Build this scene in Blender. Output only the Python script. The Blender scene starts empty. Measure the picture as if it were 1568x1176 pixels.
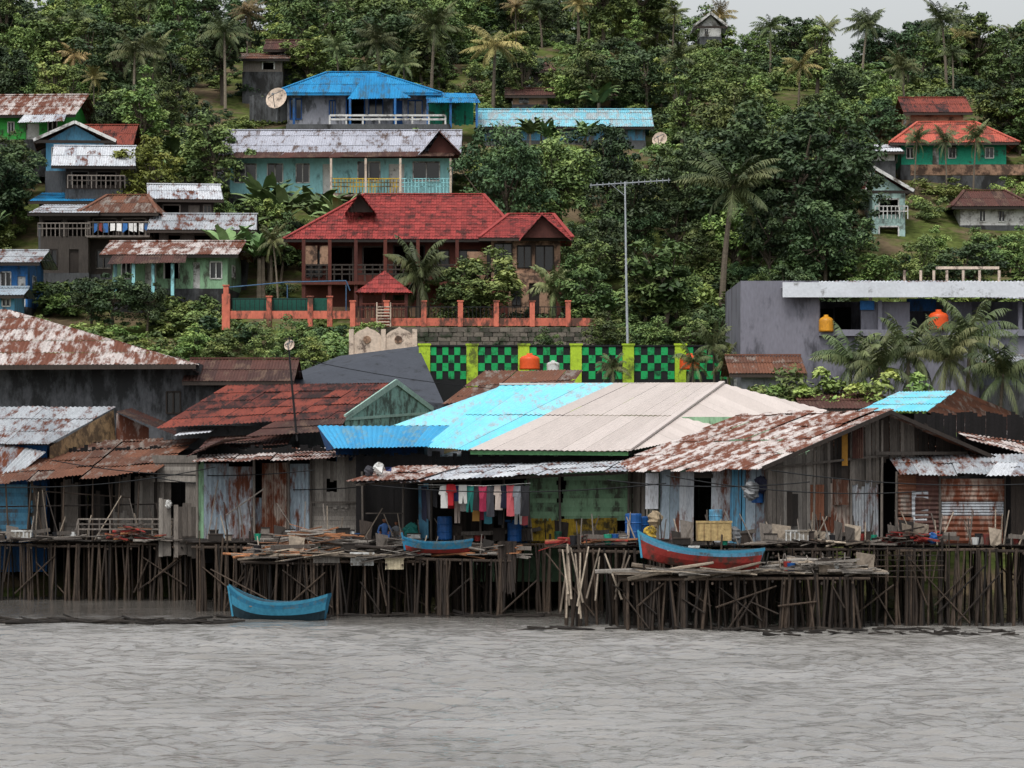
import bpy, math, random
import numpy as np
from mathutils import Vector, noise
random.seed(11); np.random.seed(11)
F=5376.; VH=700.; H=6.
def X(u,d): return (u-784)*d/F
def Z(v,d): return H+(VH-v)*d/F
def P(u,v,d): return Vector((X(u,d),d,Z(v,d)))
def c(r,g,b):
    f=lambda a:(a/255/12.92) if a/255<.04045 else ((a/255+.055)/1.055)**2.4
    return (f(r),f(g),f(b),1)
R=random.random
def U(a,b): return random.uniform(a,b)
scene=bpy.context.scene; col=scene.collection
# ---------------------------------------------------------------- geometry helper
class Geo:
    def __init__(s): s.v=[];s.f=[];s.m=[];s.r=[]
    def add(s,vs,fs,mi=0,r=None):
        b=len(s.v); s.v+= [tuple(p) for p in vs]; r=R() if r is None else r
        for f in fs: s.f.append(tuple(i+b for i in f)); s.m.append(mi); s.r.append(r)
        return s
    def quad(s,a,b,cc,d,mi=0,r=None): return s.add([a,b,cc,d],[(0,1,2,3)],mi,r)
    def box(s,x0,x1,y0,y1,z0,z1,mi=0,r=None):
        return s.add([(x0,y0,z0),(x1,y0,z0),(x1,y1,z0),(x0,y1,z0),(x0,y0,z1),(x1,y0,z1),(x1,y1,z1),(x0,y1,z1)],
          [(0,1,5,4),(1,2,6,5),(2,3,7,6),(3,0,4,7),(4,5,6,7),(3,2,1,0)],mi,r)
    def beam(s,p,q,w,h,mi=0,r=None):
        p=Vector(p);q=Vector(q);d=(q-p).normalized()
        up=Vector((0,0,1)) if abs(d.z)<.9 else Vector((0,1,0))
        a=d.cross(up).normalized()*w/2; b=a.cross(d).normalized()*h/2
        vs=[p-a-b,p+a-b,p+a+b,p-a+b,q-a-b,q+a-b,q+a+b,q-a+b]
        return s.add(vs,[(0,1,2,3),(7,6,5,4),(0,4,5,1),(1,5,6,2),(2,6,7,3),(3,7,4,0)],mi,r)
    def tube(s,pts,rads,n=6,mi=0,r=None,cap=True):
        pts=[Vector(p) for p in pts]; vs=[];fs=[]
        for i,p in enumerate(pts):
            d=(pts[min(i+1,len(pts)-1)]-pts[max(i-1,0)]).normalized()
            up=Vector((0,1,0)) if abs(d.y)<.9 else Vector((1,0,0))
            a=d.cross(up).normalized(); b=d.cross(a)
            for k in range(n):
                t=2*math.pi*k/n; vs.append(p+(a*math.cos(t)+b*math.sin(t))*rads[i])
        for i in range(len(pts)-1):
            for k in range(n):
                fs.append((i*n+k,i*n+(k+1)%n,(i+1)*n+(k+1)%n,(i+1)*n+k))
        if cap:
            fs.append(tuple(range(n))[::-1]); fs.append(tuple(range((len(pts)-1)*n,len(pts)*n)))
        return s.add(vs,fs,mi,r)
    def build(s,name,mats,parent=None,center=None,smooth=False):
        o=Vector(parent.location) if parent else Vector(center if center else (0,0,0))
        me=bpy.data.meshes.new(name)
        me.from_pydata([(v[0]-o.x,v[1]-o.y,v[2]-o.z) for v in s.v],[],s.f)
        if not isinstance(mats,(list,tuple)): mats=[mats]
        for m in mats: me.materials.append(m)
        me.polygons.foreach_set('material_index',s.m)
        at=me.attributes.new('rnd','FLOAT','FACE'); at.data.foreach_set('value',s.r)
        if smooth: me.polygons.foreach_set('use_smooth',[True]*len(s.f))
        me.update()
        ob=bpy.data.objects.new(name,me); col.objects.link(ob)
        if parent: ob.parent=parent
        else: ob.location=o
        return ob
def top(name,loc):
    e=bpy.data.objects.new(name,None); e.location=loc; e.empty_display_size=.5; col.objects.link(e); return e
# ---------------------------------------------------------------- materials
SH=(1.9,.55,.55)
def M(name,c1,c2=None,c3=None,rust=0.,ns=1.2,st=(1,1,1),rough=.75,dirt=.35,bump=.15,spec=.3,ns2=9.,metal=0,rw=.13):
    m=bpy.data.materials.new(name); m.use_nodes=True; t=m.node_tree; N=t.nodes; L=t.links
    bs=N['Principled BSDF']; bs.inputs['Roughness'].default_value=rough
    bs.inputs['Specular IOR Level'].default_value=spec; bs.inputs['Metallic'].default_value=metal
    c2=c2 or tuple(x*.8 for x in c1[:3])+(1,)
    at=N.new('ShaderNodeAttribute'); at.attribute_name='rnd'
    tc=N.new('ShaderNodeTexCoord'); mp=N.new('ShaderNodeMapping'); mp.inputs['Scale'].default_value=st
    L.new(tc.outputs['Object'],mp.inputs[0])
    mx=N.new('ShaderNodeMix'); mx.data_type='RGBA'
    mx.inputs[6].default_value=c1; mx.inputs[7].default_value=c2; L.new(at.outputs['Fac'],mx.inputs[0])
    n1=N.new('ShaderNodeTexNoise'); n1.inputs['Scale'].default_value=ns; n1.inputs['Detail'].default_value=5; n1.inputs['Roughness'].default_value=.65
    L.new(mp.outputs[0],n1.inputs[0])
    n2=N.new('ShaderNodeTexNoise'); n2.inputs['Scale'].default_value=ns2; n2.inputs['Detail'].default_value=3; L.new(mp.outputs[0],n2.inputs[0])
    mr=N.new('ShaderNodeMapRange'); mr.inputs[1].default_value=.35; mr.inputs[2].default_value=.65
    mr.inputs[3].default_value=1-dirt; mr.inputs[4].default_value=1+dirt*.25
    av=N.new('ShaderNodeMath'); av.operation='MULTIPLY_ADD'; av.inputs[1].default_value=.5
    hf=N.new('ShaderNodeMath'); hf.operation='MULTIPLY'; hf.inputs[1].default_value=.5
    L.new(n1.outputs[0],hf.inputs[0]); L.new(n2.outputs[0],av.inputs[0]); L.new(hf.outputs[0],av.inputs[2]); L.new(av.outputs[0],mr.inputs[0])
    ml=N.new('ShaderNodeMix'); ml.data_type='RGBA'; ml.blend_type='MULTIPLY'; ml.inputs[0].default_value=1
    cur=mx.outputs[2]
    if c3:
        nr=N.new('ShaderNodeTexNoise'); nr.inputs['Scale'].default_value=ns*1.3; nr.inputs['Detail'].default_value=6; nr.inputs['Roughness'].default_value=.7
        mp2=N.new('ShaderNodeMapping'); mp2.inputs['Location'].default_value=(7,3,5); mp2.inputs['Scale'].default_value=st; L.new(tc.outputs['Object'],mp2.inputs[0]); L.new(mp2.outputs[0],nr.inputs[0])
        ad=N.new('ShaderNodeMath'); ad.operation='MULTIPLY_ADD'; ad.inputs[1].default_value=rw; L.new(at.outputs['Fac'],ad.inputs[0]); L.new(nr.outputs[0],ad.inputs[2])
        r2=N.new('ShaderNodeMapRange'); th=.5+rw*.5+.17-rust*.33; r2.inputs[1].default_value=th-.05; r2.inputs[2].default_value=th+.07; L.new(ad.outputs[0],r2.inputs[0])
        rc=N.new('ShaderNodeMix'); rc.data_type='RGBA'; rc.inputs[6].default_value=c3; rc.inputs[7].default_value=tuple(x*.35 for x in c3[:3])+(1,); L.new(n2.outputs[0],rc.inputs[0])
        m3=N.new('ShaderNodeMix'); m3.data_type='RGBA'; L.new(r2.outputs[0],m3.inputs[0]); L.new(cur,m3.inputs[6]); L.new(rc.outputs[2],m3.inputs[7]); cur=m3.outputs[2]
    L.new(cur,ml.inputs[6]); L.new(mr.outputs[0],ml.inputs[7]); L.new(ml.outputs[2],bs.inputs['Base Color'])
    if bump:
        bp=N.new('ShaderNodeBump'); bp.inputs['Strength'].default_value=bump; bp.inputs['Distance'].default_value=.05
        L.new(n2.outputs[0],bp.inputs['Height']); L.new(bp.outputs[0],bs.inputs['Normal'])
    return m
def leafmat(name,dk,md,lt,k_=2.0):
    m=bpy.data.materials.new(name); m.use_nodes=True; t=m.node_tree; N=t.nodes; L=t.links
    bs=N['Principled BSDF']; bs.inputs['Roughness'].default_value=.55; bs.inputs['Specular IOR Level'].default_value=.28
    at=N.new('ShaderNodeAttribute'); at.attribute_name='rnd'; oi=N.new('ShaderNodeObjectInfo')
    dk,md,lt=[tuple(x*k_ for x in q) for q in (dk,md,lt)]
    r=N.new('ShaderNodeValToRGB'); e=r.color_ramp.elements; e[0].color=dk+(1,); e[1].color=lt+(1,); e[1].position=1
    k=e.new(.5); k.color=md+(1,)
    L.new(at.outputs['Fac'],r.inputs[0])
    hs=N.new('ShaderNodeHueSaturation'); hs.inputs['Saturation'].default_value=.95
    a=N.new('ShaderNodeMapRange'); a.inputs[3].default_value=.460; a.inputs[4].default_value=.508; L.new(oi.outputs['Random'],a.inputs[0]); L.new(a.outputs[0],hs.inputs['Hue'])
    w=N.new('ShaderNodeTexWhiteNoise'); w.noise_dimensions='1D'; L.new(oi.outputs['Random'],w.inputs['W'])
    b=N.new('ShaderNodeMapRange'); b.inputs[3].default_value=.6; b.inputs[4].default_value=1.5; L.new(w.outputs['Value'],b.inputs[0]); L.new(b.outputs[0],hs.inputs['Value'])
    L.new(r.outputs[0],hs.inputs['Color']); L.new(hs.outputs[0],bs.inputs['Base Color'])
    return m
RU=c(118,66,44)
zinc=M('zinc_sheet',c(178,182,186),c(140,146,152),RU,.4,st=SH)
zincb=M('zinc_bluish',c(160,174,184),c(126,140,150),RU,.36,st=SH)
zincw=M('zinc_white',c(205,208,212),c(172,178,186),RU,.3,st=SH)
zincr=M('zinc_rusty',c(164,152,142),c(128,106,92),c(122,66,42),.62,st=SH)
rusty=M('rusted_sheet',c(122,80,60),c(84,56,44),c(162,150,140),.3,st=SH)
rustd=M('rusted_dark',c(92,58,50),c(64,44,40),c(124,98,82),.3,st=SH)
rustw=M('zinc_patchy_white',c(202,194,190),c(170,158,152),c(132,80,60),.6,st=(2.1,.6,.6),ns=1.15)
redr=M('red_rust_roof',c(140,70,56),c(94,50,44),c(58,40,38),.42,st=SH)
cream=M('cream_roof',c(196,186,180),c(186,176,170),dirt=.1,bump=.05,st=SH)
cyan=M('cyan_roof',c(112,206,228),c(142,216,232),c(190,216,224),.3,dirt=.12,bump=.05,st=SH)
blueR=M('blue_roof',c(62,158,204),c(48,138,188),c(120,178,204),.35,dirt=.2,bump=.05,st=SH)
deepb=M('deep_blue_roof',c(38,138,190),c(30,122,176),c(70,120,150),.3,dirt=.25,st=SH)
tiler=M('red_tile_roof',c(160,66,62),c(130,54,52),c(98,52,48),.3,dirt=.35)
orr=M('orange_red_roof',c(192,98,80),c(168,82,66),c(130,80,66),.35,dirt=.3)
greyroof=M('light_grey_roof',c(176,178,188),c(158,160,170),c(118,102,96),.28,dirt=.2,st=SH)
wood=M('weathered_wood',c(132,124,116),c(70,64,59),st=(6,6,.7),ns=2,dirt=.55)
woodl=M('pale_wood',c(156,150,142),c(102,96,90),st=(6,6,.7),ns=2,dirt=.5)
woodd=M('dark_wood',c(66,57,51),c(34,30,27),st=(6,6,.7),ns=2,dirt=.5)
pile=M('piling_wood',c(82,69,58),c(25,21,19),st=(3,3,.8),ns=2,dirt=.6)
woodo=M('fresh_timber',c(172,116,78),c(104,78,62),ns=3,dirt=.5)
woodp=M('driftwood',c(176,162,144),c(92,82,72),ns=3,dirt=.5)
brownw=M('brown_panel',c(104,54,42),c(76,40,34),st=(4,4,.7),dirt=.4)
conc=M('concrete',c(104,106,110),c(94,96,100),c(58,60,62),.32,st=(1,1,.4),ns=.8,dirt=.35)
concd=M('concrete_dark',c(84,86,88),c(76,78,80),c(46,46,46),.4,st=(1,1,.4),ns=.7,dirt=.4)
slate=M('slate_surface',c(66,70,78),c(60,64,72),c(48,50,54),.4,dirt=.25)
stone=M('stone_wall',c(120,112,102),c(66,62,58),c(60,70,50),.4,dirt=.4)
peach=M('peach_paint',c(208,116,94),c(196,106,86),c(110,78,66),.38,dirt=.3,st=(1,1,.5))
teal=M('teal_paint',c(156,214,218),c(140,200,206),c(100,136,138),.3,dirt=.2,st=(1,1,.4))
greenp=M('green_paint',c(36,150,120),c(30,136,108),c(60,90,76),.35,dirt=.3)
brightg=M('bright_green_paint',c(70,180,80),c(58,164,70),c(70,110,66),.3,dirt=.3)
ltgreen=M('light_green_paint',c(146,184,148),c(126,164,130),c(96,104,88),.36,dirt=.3,st=(1.5,1.5,.5))
yellow=M('yellow_paint',c(196,164,54),c(172,142,50),c(96,84,54),.42,dirt=.3)
bluep=M('blue_paint',c(48,108,168),c(38,88,146),c(66,84,100),.4,dirt=.35,st=(1.5,1.5,.5))
skyb=M('sky_blue_paint',c(100,162,194),c(76,136,170),c(112,118,122),.38,dirt=.35,st=(1.5,1.5,.5))
white=M('white_paint',c(212,212,208),c(196,196,194),c(120,115,108),.35,dirt=.25)
greyw=M('grey_plaster',c(158,160,168),c(144,146,154),c(98,100,104),.35,dirt=.25,st=(1,1,.4))
tan=M('tan_plaster',c(176,142,116),c(154,122,100),c(94,74,62),.4,dirt=.3)
creamp=M('cream_stone',c(206,188,170),c(194,176,160),c(116,100,90),.35,dirt=.3)
dark=M('painted_interior_shade',c(24,22,23),c(15,14,14),rough=.9)  # near-black colour paints interior shade onto hut back walls and openings
glass=M('window_glass',c(34,40,46),c(22,26,30),rough=.15,spec=.6,dirt=.1,bump=0)
black=M('black_paint',c(26,28,30),c(20,22,24),dirt=.2)
fgreen=M('fence_green',c(30,166,92),c(22,148,82),c(24,90,56),.3,dirt=.25)
lime=M('lime_paint',c(172,202,54),c(156,188,48),c(110,124,50),.3,dirt=.25)
tanko=M('orange_plastic',c(220,88,40),c(206,78,34),dirt=.2,rough=.4,bump=0)
tankb=M('blue_plastic',c(28,84,146),c(22,70,126),dirt=.3,rough=.45,bump=0)
tankw=M('white_plastic',c(206,208,206),c(188,190,188),c(140,130,116),.35,dirt=.25,rough=.5,bump=0)
redp=M('red_paint',c(150,50,44),c(118,40,36),c(84,66,58),.42,dirt=.3)
metal=M('grey_metal',c(120,122,124),c(100,102,104),rough=.4,dirt=.3)
bark=M('tree_bark',c(104,94,80),c(72,64,54),st=(3,3,1),dirt=.5)
barkp=M('palm_bark',c(134,124,108),c(98,88,76),st=(2,2,6),dirt=.5)
skin=M('skin',c(130,86,62),c(120,78,56),dirt=.05,bump=0)
hairm=M('black_hair',c(18,16,16),c(14,12,12),bump=0)
shirtb=M('blue_shirt',c(60,96,150),c(50,84,136),bump=0)
mud=M('mud_debris',c(50,44,38),c(30,26,23),dirt=.5)
L_dark=leafmat('leaf_dark',(.008,.018,.008),(.021,.042,.016),(.050,.082,.028),1.9)
L_mid=leafmat('leaf_mid',(.013,.027,.009),(.040,.070,.019),(.095,.132,.036))
L_lite=leafmat('leaf_light',(.022,.040,.012),(.068,.112,.026),(.150,.190,.048))
L_yel=leafmat('leaf_yellow',(.045,.060,.010),(.125,.150,.022),(.23,.24,.045),1.6)
L_palm=leafmat('palm_leaf',(.026,.042,.016),(.064,.090,.032),(.125,.140,.058),1.35)
L_palmy=leafmat('palm_leaf_yellow',(.06,.055,.02),(.16,.14,.045),(.28,.22,.08),1.3)
L_ban=leafmat('banana_leaf',(.028,.06,.02),(.070,.125,.040),(.12,.18,.075),1.4)
# ---------------------------------------------------------------- cladding
def split(holes,s):
    iv=[(0.,1.)]
    for (a,b,t0,t1) in holes:
        if a<=s<=b:
            n=[]
            for (p,q) in iv:
                if t1<=p or t0>=q: n.append((p,q)); continue
                if t0>p: n.append((p,t0))
                if t1<q: n.append((t1,q))
            iv=n
    return iv
def clad(g,A,B,C,D,w=.8,l=2.2,mi=0,holes=(),corr=.025,jit=.012,k=10,ragged=.03,warp=0.):
    A,B,C,D=map(Vector,(A,B,C,D))
    nrm=(B-A).cross(D-A).normalized(); Lu=((B-A).length+(C-D).length)/2; Lv=((D-A).length+(C-B).length)/2
    nu=max(1,round(Lu/w)); nl=max(1,round(Lv/l))
    f=lambda s,t:(A*(1-s)+B*s)*(1-t)+(D*(1-s)+C*s)*t
    for i in range(nu):
        s0=i/nu; s1=(i+1)/nu; cj=U(-jit,jit)
        for (p,q) in split(holes,(s0+s1)/2):
            n=max(1,round((q-p)*nl))
            for j in range(n):
                t0=p+(q-p)*j/n; t1=p+(q-p)*(j+1)/n
                if j==0 and p==0: t0-=U(0,ragged)/Lv*3
                if j==n-1 and q==1: t1+=U(0,ragged)/Lv*3
                off=cj+U(-jit,jit); wv=U(-warp,warp)
                e=.02/Lv
                vs=[];fs=[]
                for m in range(k+1):
                    s=s0+(s1-s0)*m/k; o=off+(corr if m%2 else -corr)*(1 if k>1 else 0)
                    vs.append(f(s,t0-e)+nrm*(o+.02+wv*m/k)); vs.append(f(s,t1+e)+nrm*(o-.01))
                for m in range(k): fs.append((2*m,2*m+2,2*m+3,2*m+1))
                g.add(vs,fs,mi)
def hipface(g,A,B,C,D,w=.8,l=2.,mi=0,corr=.025,k=8,jit=.006):
    A,B,C,D=map(Vector,(A,B,C,D)); Uv=(B-A); Lx=Uv.length; Uv=Uv/Lx
    nrm=Uv.cross((D-A)).normalized(); W=nrm.cross(Uv); h=(D-A).dot(W); dx=(D-A).dot(Uv); cx=(C-A).dot(Uv)
    def hh(x):
        if x<dx: return h*max(0,x)/max(dx,1e-4)
        if x>cx: return h*max(0,Lx-x)/max(Lx-cx,1e-4)
        return h
    nu=max(1,round(Lx/w)); nr=max(1,math.ceil(h/l-.01))
    for i in range(nu):
        xs=[Lx*(i+m/k)/nu for m in range(k+1)]
        hs=[hh(x) for x in xs]
        for j in range(nr):
            a=j*l-.02; b=min((j+1)*l,h)
            if max(hs)<=j*l+1e-3: continue
            off=U(-jit,jit); vs=[];fs=[]
            for m in range(k+1):
                o=off+(corr if m%2 else -corr)*(1 if k>1 else 0)
                vs.append(A+Uv*xs[m]+W*min(a,hs[m])+nrm*(o+.025)); vs.append(A+Uv*xs[m]+W*min(b,hs[m])+nrm*(o))
            for m in range(k): fs.append((2*m,2*m+2,2*m+3,2*m+1))
            g.add(vs,fs,mi)
KW={'zinc':dict(w=.8,l=2.2,corr=.022,k=10),'plank':dict(w=.17,l=50,corr=0,k=1,jit=.02,ragged=.08),'tile':dict(w=.3,l=.4,corr=.02,k=3)}
def panel(par,name,u0,u1,vt,vb,d0,mat,kind='plank',vt1=None,vb1=None,d1=None,holes=()):
    d1=d1 or d0; vt1=vt if vt1 is None else vt1; vb1=vb if vb1 is None else vb1
    A=P(u0,vb,d0);B=P(u1,vb1,d1);C=P(u1,vt1,d1);D=P(u0,vt,d0); g=Geo()
    if kind in('hplank','hzinc'):
        clad(g,B,C,D,A,mi=0,holes=holes,**KW[kind[1:]])
    else: clad(g,A,B,C,D,mi=0,holes=holes,**KW[kind])
    return g.build(name,[mat],par)
def roofq(par,name,pts,mat,kind='zinc',**k):
    g=Geo(); kk=dict(KW[kind]); kk.update(k); clad(g,*[P(*p) if len(p)==3 and isinstance(p,tuple) else p for p in pts],**kk); return g.build(name,[mat],par)
RECT=[]
def wallholes(g,A,B,z0,z1,holes,mi=0,fr=2,gl=3,th=.18):
    A=Vector(A);B=Vector(B);Uv=(B-A);n=Vector((Uv.y,-Uv.x,0)).normalized()
    ss=sorted({0.,1.}|{h[0] for h in holes}|{h[1] for h in holes}); ts=sorted({0.,1.}|{h[2] for h in holes}|{h[3] for h in holes})
    pt=lambda s,t,o=0:Vector((A.x+Uv.x*s,A.y+Uv.y*s,z0+(z1-z0)*t))+n*o
    rr=R()
    for i in range(len(ss)-1):
        for j in range(len(ts)-1):
            sc=(ss[i]+ss[i+1])/2; tcn=(ts[j]+ts[j+1])/2
            if any(h[0]<sc<h[1] and h[2]<tcn<h[3] for h in holes): continue
            g.quad(pt(ss[i],ts[j]),pt(ss[i+1],ts[j]),pt(ss[i+1],ts[j+1]),pt(ss[i],ts[j+1]),mi,rr)
    for h in holes:
        s0,s1,t0,t1=h[:4]; kd=h[4] if len(h)>4 else 'win'
        a,b,cc,d=[(s0,t0),(s1,t0),(s1,t1),(s0,t1)]
        for p,q in ((a,b),(b,cc),(cc,d),(d,a)):
            g.quad(pt(*p),pt(*q),pt(*q,-th),pt(*p,-th),mi,rr)
        if kd=='win':
            g.quad(pt(*a,-th*.7),pt(*b,-th*.7),pt(*cc,-th*.7),pt(*d,-th*.7),gl)
            for p,q in ((a,b),(b,cc),(cc,d),(d,a),(((s0+s1)/2,t0),((s0+s1)/2,t1))):
                g.beam(pt(*p,.02),pt(*q,.02),.07,.07,fr)
        elif kd=='door':
            g.quad(pt(*a,-th*.7),pt(*b,-th*.7),pt(*cc,-th*.7),pt(*d,-th*.7),fr)
        elif kd=='open':
            for p,q in ((b,cc),(cc,d),(d,a)): g.beam(pt(*p,.02),pt(*q,.02),.09,.09,fr)
def house(name,u0,u1,vb,ve,vr,d,depth,wall,roof,style='hip',ridge=(.25,.75),oh=.6,holes=(),frame=None,skirt=2.5,kind='zinc',skm=None,yaw=0,rect=True,fascia=None,gm=None):
    x0,x1=X(u0,d),X(u1,d); zb=Z(vb,d); ze=Z(ve,d-oh); y0,y1=d,d+depth; ym=(y0+y1)/2; zr=Z(vr,ym)
    if style=='shed': zr=Z(vr,y1)
    e=top(name,((x0+x1)/2,ym,zb))
    g=Geo(); mats=[wall,skm or concd,frame or white,glass]
    wallholes(g,(x0,y0,0),(x1,y0,0),zb,ze,list(holes))
    sh=[(.3,.5,.4,.75)] if depth>4 else []
    wallholes(g,(x1,y0,0),(x1,y1,0),zb,ze,sh); wallholes(g,(x0,y1,0),(x0,y0,0),zb,ze,sh); wallholes(g,(x1,y1,0),(x0,y1,0),zb,ze,[])
    g.quad((x0,y0,ze-.01),(x1,y0,ze-.01),(x1,y1,ze-.01),(x0,y1,ze-.01),0)
    g.quad((x0,y0,zb+.02),(x1,y0,zb+.02),(x1,y1,zb+.02),(x0,y1,zb+.02),1)
    g.box(x0-.05,x1+.05,y0-.05,y1+.05,zb-skirt,zb,1)
    g.build('walls',mats,e)
    r=Geo(); X0,X1,Y0,Y1=x0-oh,x1+oh,y0-oh,y1+oh; w=X1-X0; kk={a:b for a,b in KW[kind].items() if a in('w','l','corr','k')}
    if style=='hip':
        ra,rb=X0+w*ridge[0],X0+w*ridge[1]
        hipface(r,(X0,Y0,ze),(X1,Y0,ze),(rb,ym,zr),(ra,ym,zr),**kk)
        hipface(r,(X1,Y1,ze),(X0,Y1,ze),(ra,ym,zr),(rb,ym,zr),**kk)
        hipface(r,(X1,Y0,ze),(X1,Y1,ze),(rb,ym,zr),(rb,ym,zr),**kk)
        hipface(r,(X0,Y1,ze),(X0,Y0,ze),(ra,ym,zr),(ra,ym,zr),**kk)
        for p,q in (((ra,ym,zr),(rb,ym,zr)),((X0,Y0,ze),(ra,ym,zr)),((X1,Y0,ze),(rb,ym,zr))): r.beam(Vector(p)+Vector((0,0,.05)),Vector(q)+Vector((0,0,.05)),.22,.06,0,.2)
    elif style=='gx':
        hipface(r,(X0,Y0,ze),(X1,Y0,ze),(X1,ym,zr),(X0,ym,zr),**kk); hipface(r,(X1,Y1,ze),(X0,Y1,ze),(X0,ym,zr),(X1,ym,zr),**kk)
        r.beam((X0,ym,zr+.05),(X1,ym,zr+.05),.25,.07,0,.2)
        t=Geo(); 
        for xx in (x0,x1): t.add([(xx,y0,ze),(xx,y1,ze),(xx,ym,zr-.15)],[(0,1,2)],0)
        t.build('gable',[gm or wall],e)
    elif style=='gy':
        xm=X0+w*ridge[0] if ridge!=(.25,.75) else (X0+X1)/2
        hipface(r,(X0,Y1,ze),(X0,Y0,ze),(xm,Y0,zr),(xm,Y1,zr),**kk); hipface(r,(X1,Y0,ze),(X1,Y1,ze),(xm,Y1,zr),(xm,Y0,zr),**kk)
        t=Geo(); t.add([(x0,y0,ze),(x1,y0,ze),(xm,y0,zr-.15)],[(0,1,2)],0); t.add([(x0,y1,ze),(x1,y1,ze),(xm,y1,zr-.15)],[(0,1,2)],0); t.build('gable',[gm or wall],e)
        b=Geo(); b.beam((X0,Y0,ze),(xm,Y0,zr),.06,.2,0); b.beam((X1,Y0,ze),(xm,Y0,zr),.06,.2,0); b.build('bargeboard',[fascia or white],e)
    else:
        hipface(r,(X0,Y0,ze),(X1,Y0,ze),(X1,Y1,zr),(X0,Y1,zr),**kk)
        t=Geo(); t.add([(x0,y1,ze),(x1,y1,ze),(x1,y1,zr-.1),(x0,y1,zr-.1)],[(0,1,2,3)],0)
        for xx in (x0,x1): t.add([(xx,y0,ze),(xx,y1,ze),(xx,y1,zr-.1)],[(0,1,2)],0)
        t.build('gable',[wall],e)
    r.build('roof',[roof],e)
    b=Geo(); b.beam((X0,Y0+.04,ze-.08),(X1,Y0+.04,ze-.08),.05,.2,0); b.build('fascia',[fascia or woodd],e)
    if yaw: e.rotation_euler.z=math.radians(yaw)
    if rect: RECT.append((u0-10,u1+10,min(vr,ve),vb,d,depth))
    return e
def rail(par,name,p,q,h,n,mat,r=.03,rows=2):
    g=Geo(); p=Vector(p);q=Vector(q)
    for i in range(n+1):
        a=p.lerp(q,i/n); g.beam(a,a+Vector((0,0,h)),r*2,r*2)
    for j in range(rows):
        o=Vector((0,-.01,h*(1-j*.8/max(1,rows)))); g.beam(p+o,q+o,r*2.2,r*2.2)
    return g.build(name,[mat],par)
# ---------------------------------------------------------------- terrain, water, sky
PY=[0,120,140,152,160,170,178,190,200,215,230,250,275,300,330,380,600,1500]
PZ=[-4,-3,-1.5,.1,2.5,6,9.0,10.6,12.9,17,22.3,28.5,34,38.3,41,42,38,20]
def tz(x,y):
    z=float(np.interp(y,PY,PZ)); k=min(1,max(0,(y-185)/40))
    z+=k*1.6*noise.noise(Vector((x*.035,y*.035,3)))+k*.5*noise.noise(Vector((x*.15,y*.15,8)))
    if y>270: z+=min(1,(y-270)/60)*(4 if x<0 else 4-min(5.,x*.16))
    return z
xs=list(np.arange(-75,75.1,1.5)); xs=[-900,-500,-300,-200,-140,-100]+xs+[100,140,200,300,500,900]
ys=[-50,60,110]+list(np.arange(130,345,1.5))+[360,400,480,600,900,1500]
g=Geo(); nx=len(xs); vs=[(x,y,tz(x,y)) for y in ys for x in xs]
fs=[(j*nx+i,j*nx+i+1,(j+1)*nx+i+1,(j+1)*nx+i) for j in range(len(ys)-1) for i in range(nx-1)]
g.add(vs,fs,0,.5)
gm=M('hillside_ground',(.10,.12,.035,1),(.09,.12,.03,1),(.24,.18,.11,1),.5,ns=.22,dirt=.65,bump=.8,ns2=2.5,rough=.95,spec=.05)
g.build('hillside_terrain',[gm],smooth=True)
# water
fx=np.arange(-23,23.01,.14); fy=np.concatenate([np.arange(60,124,.135),np.arange(124,160,.3)])
wx=np.concatenate([[-3000,-800,-300,-120,-60,-40,-28],fx,[28,40,60,120,300,800,3000]])
wy=np.concatenate([[-3000,-800,-200,-50,0,30,50],fy,[175]])
gx,gy=np.meshgrid(wx,wy); gz=np.zeros_like(gx)
env=np.clip((25-abs(gx))/3,0,1)*np.clip((gy-55)/5,0,1)*np.clip((160-gy)/10,0,1)*np.interp(gy,[118,132],[1,.3])
rs=np.random.RandomState(3)
wxp=gx+.8*np.sin(.35*gy+.2*gx)+.5*np.sin(.5*gx-.3*gy); wyp=gy+.7*np.sin(.4*gx+.15*gy)+.4*np.sin(.9*gx+.4*gy)
for i in range(56):
    lam=.62*1.026**i*rs.uniform(.85,1.15); th=rs.normal(math.pi/2,.5); a=lam*.0085
    kx,ky=2*math.pi/lam*math.cos(th),2*math.pi/lam*math.sin(th)
    ph=kx*wxp+ky*wyp+rs.uniform(0,6.28)
    gz+=a*(np.sin(ph)+.3*np.cos(2*ph))*np.clip(.3+.8*np.sin(.45*rs.uniform(.4,1.6)*gx+.3*rs.uniform(-1,1)*gy+rs.uniform(0,6))+.2*np.sin(.3*gy+i),0,1.3)
gz*=env
me=bpy.data.meshes.new('water'); nX=len(wx); nY=len(wy)
co=np.stack([gx,gy,gz],-1).reshape(-1,3)
ii=(np.arange(nY-1)[:,None]*nX+np.arange(nX-1)[None,:]).reshape(-1)
fc=np.stack([ii,ii+1,ii+nX+1,ii+nX],-1)
def npmesh(me,co,fc):
    n,k=fc.shape; me.vertices.add(len(co)); me.vertices.foreach_set('co',co.astype('f').ravel())
    me.loops.add(n*k); me.loops.foreach_set('vertex_index',fc.astype('i').ravel())
    me.polygons.add(n); me.polygons.foreach_set('loop_start',np.arange(n,dtype='i')*k)
    try: me.polygons.foreach_set('loop_total',np.full(n,k,dtype='i'))
    except Exception: pass
    me.update(calc_edges=True)
npmesh(me,co,fc); me.polygons.foreach_set('use_smooth',[True]*len(me.polygons))
wm=bpy.data.materials.new('sea_water'); wm.use_nodes=True; t=wm.node_tree; N=t.nodes; L=t.links; bs=N['Principled BSDF']
bs.inputs['Roughness'].default_value=.09; bs.inputs['IOR'].default_value=1.36
tc=N.new('ShaderNodeTexCoord')
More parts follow.
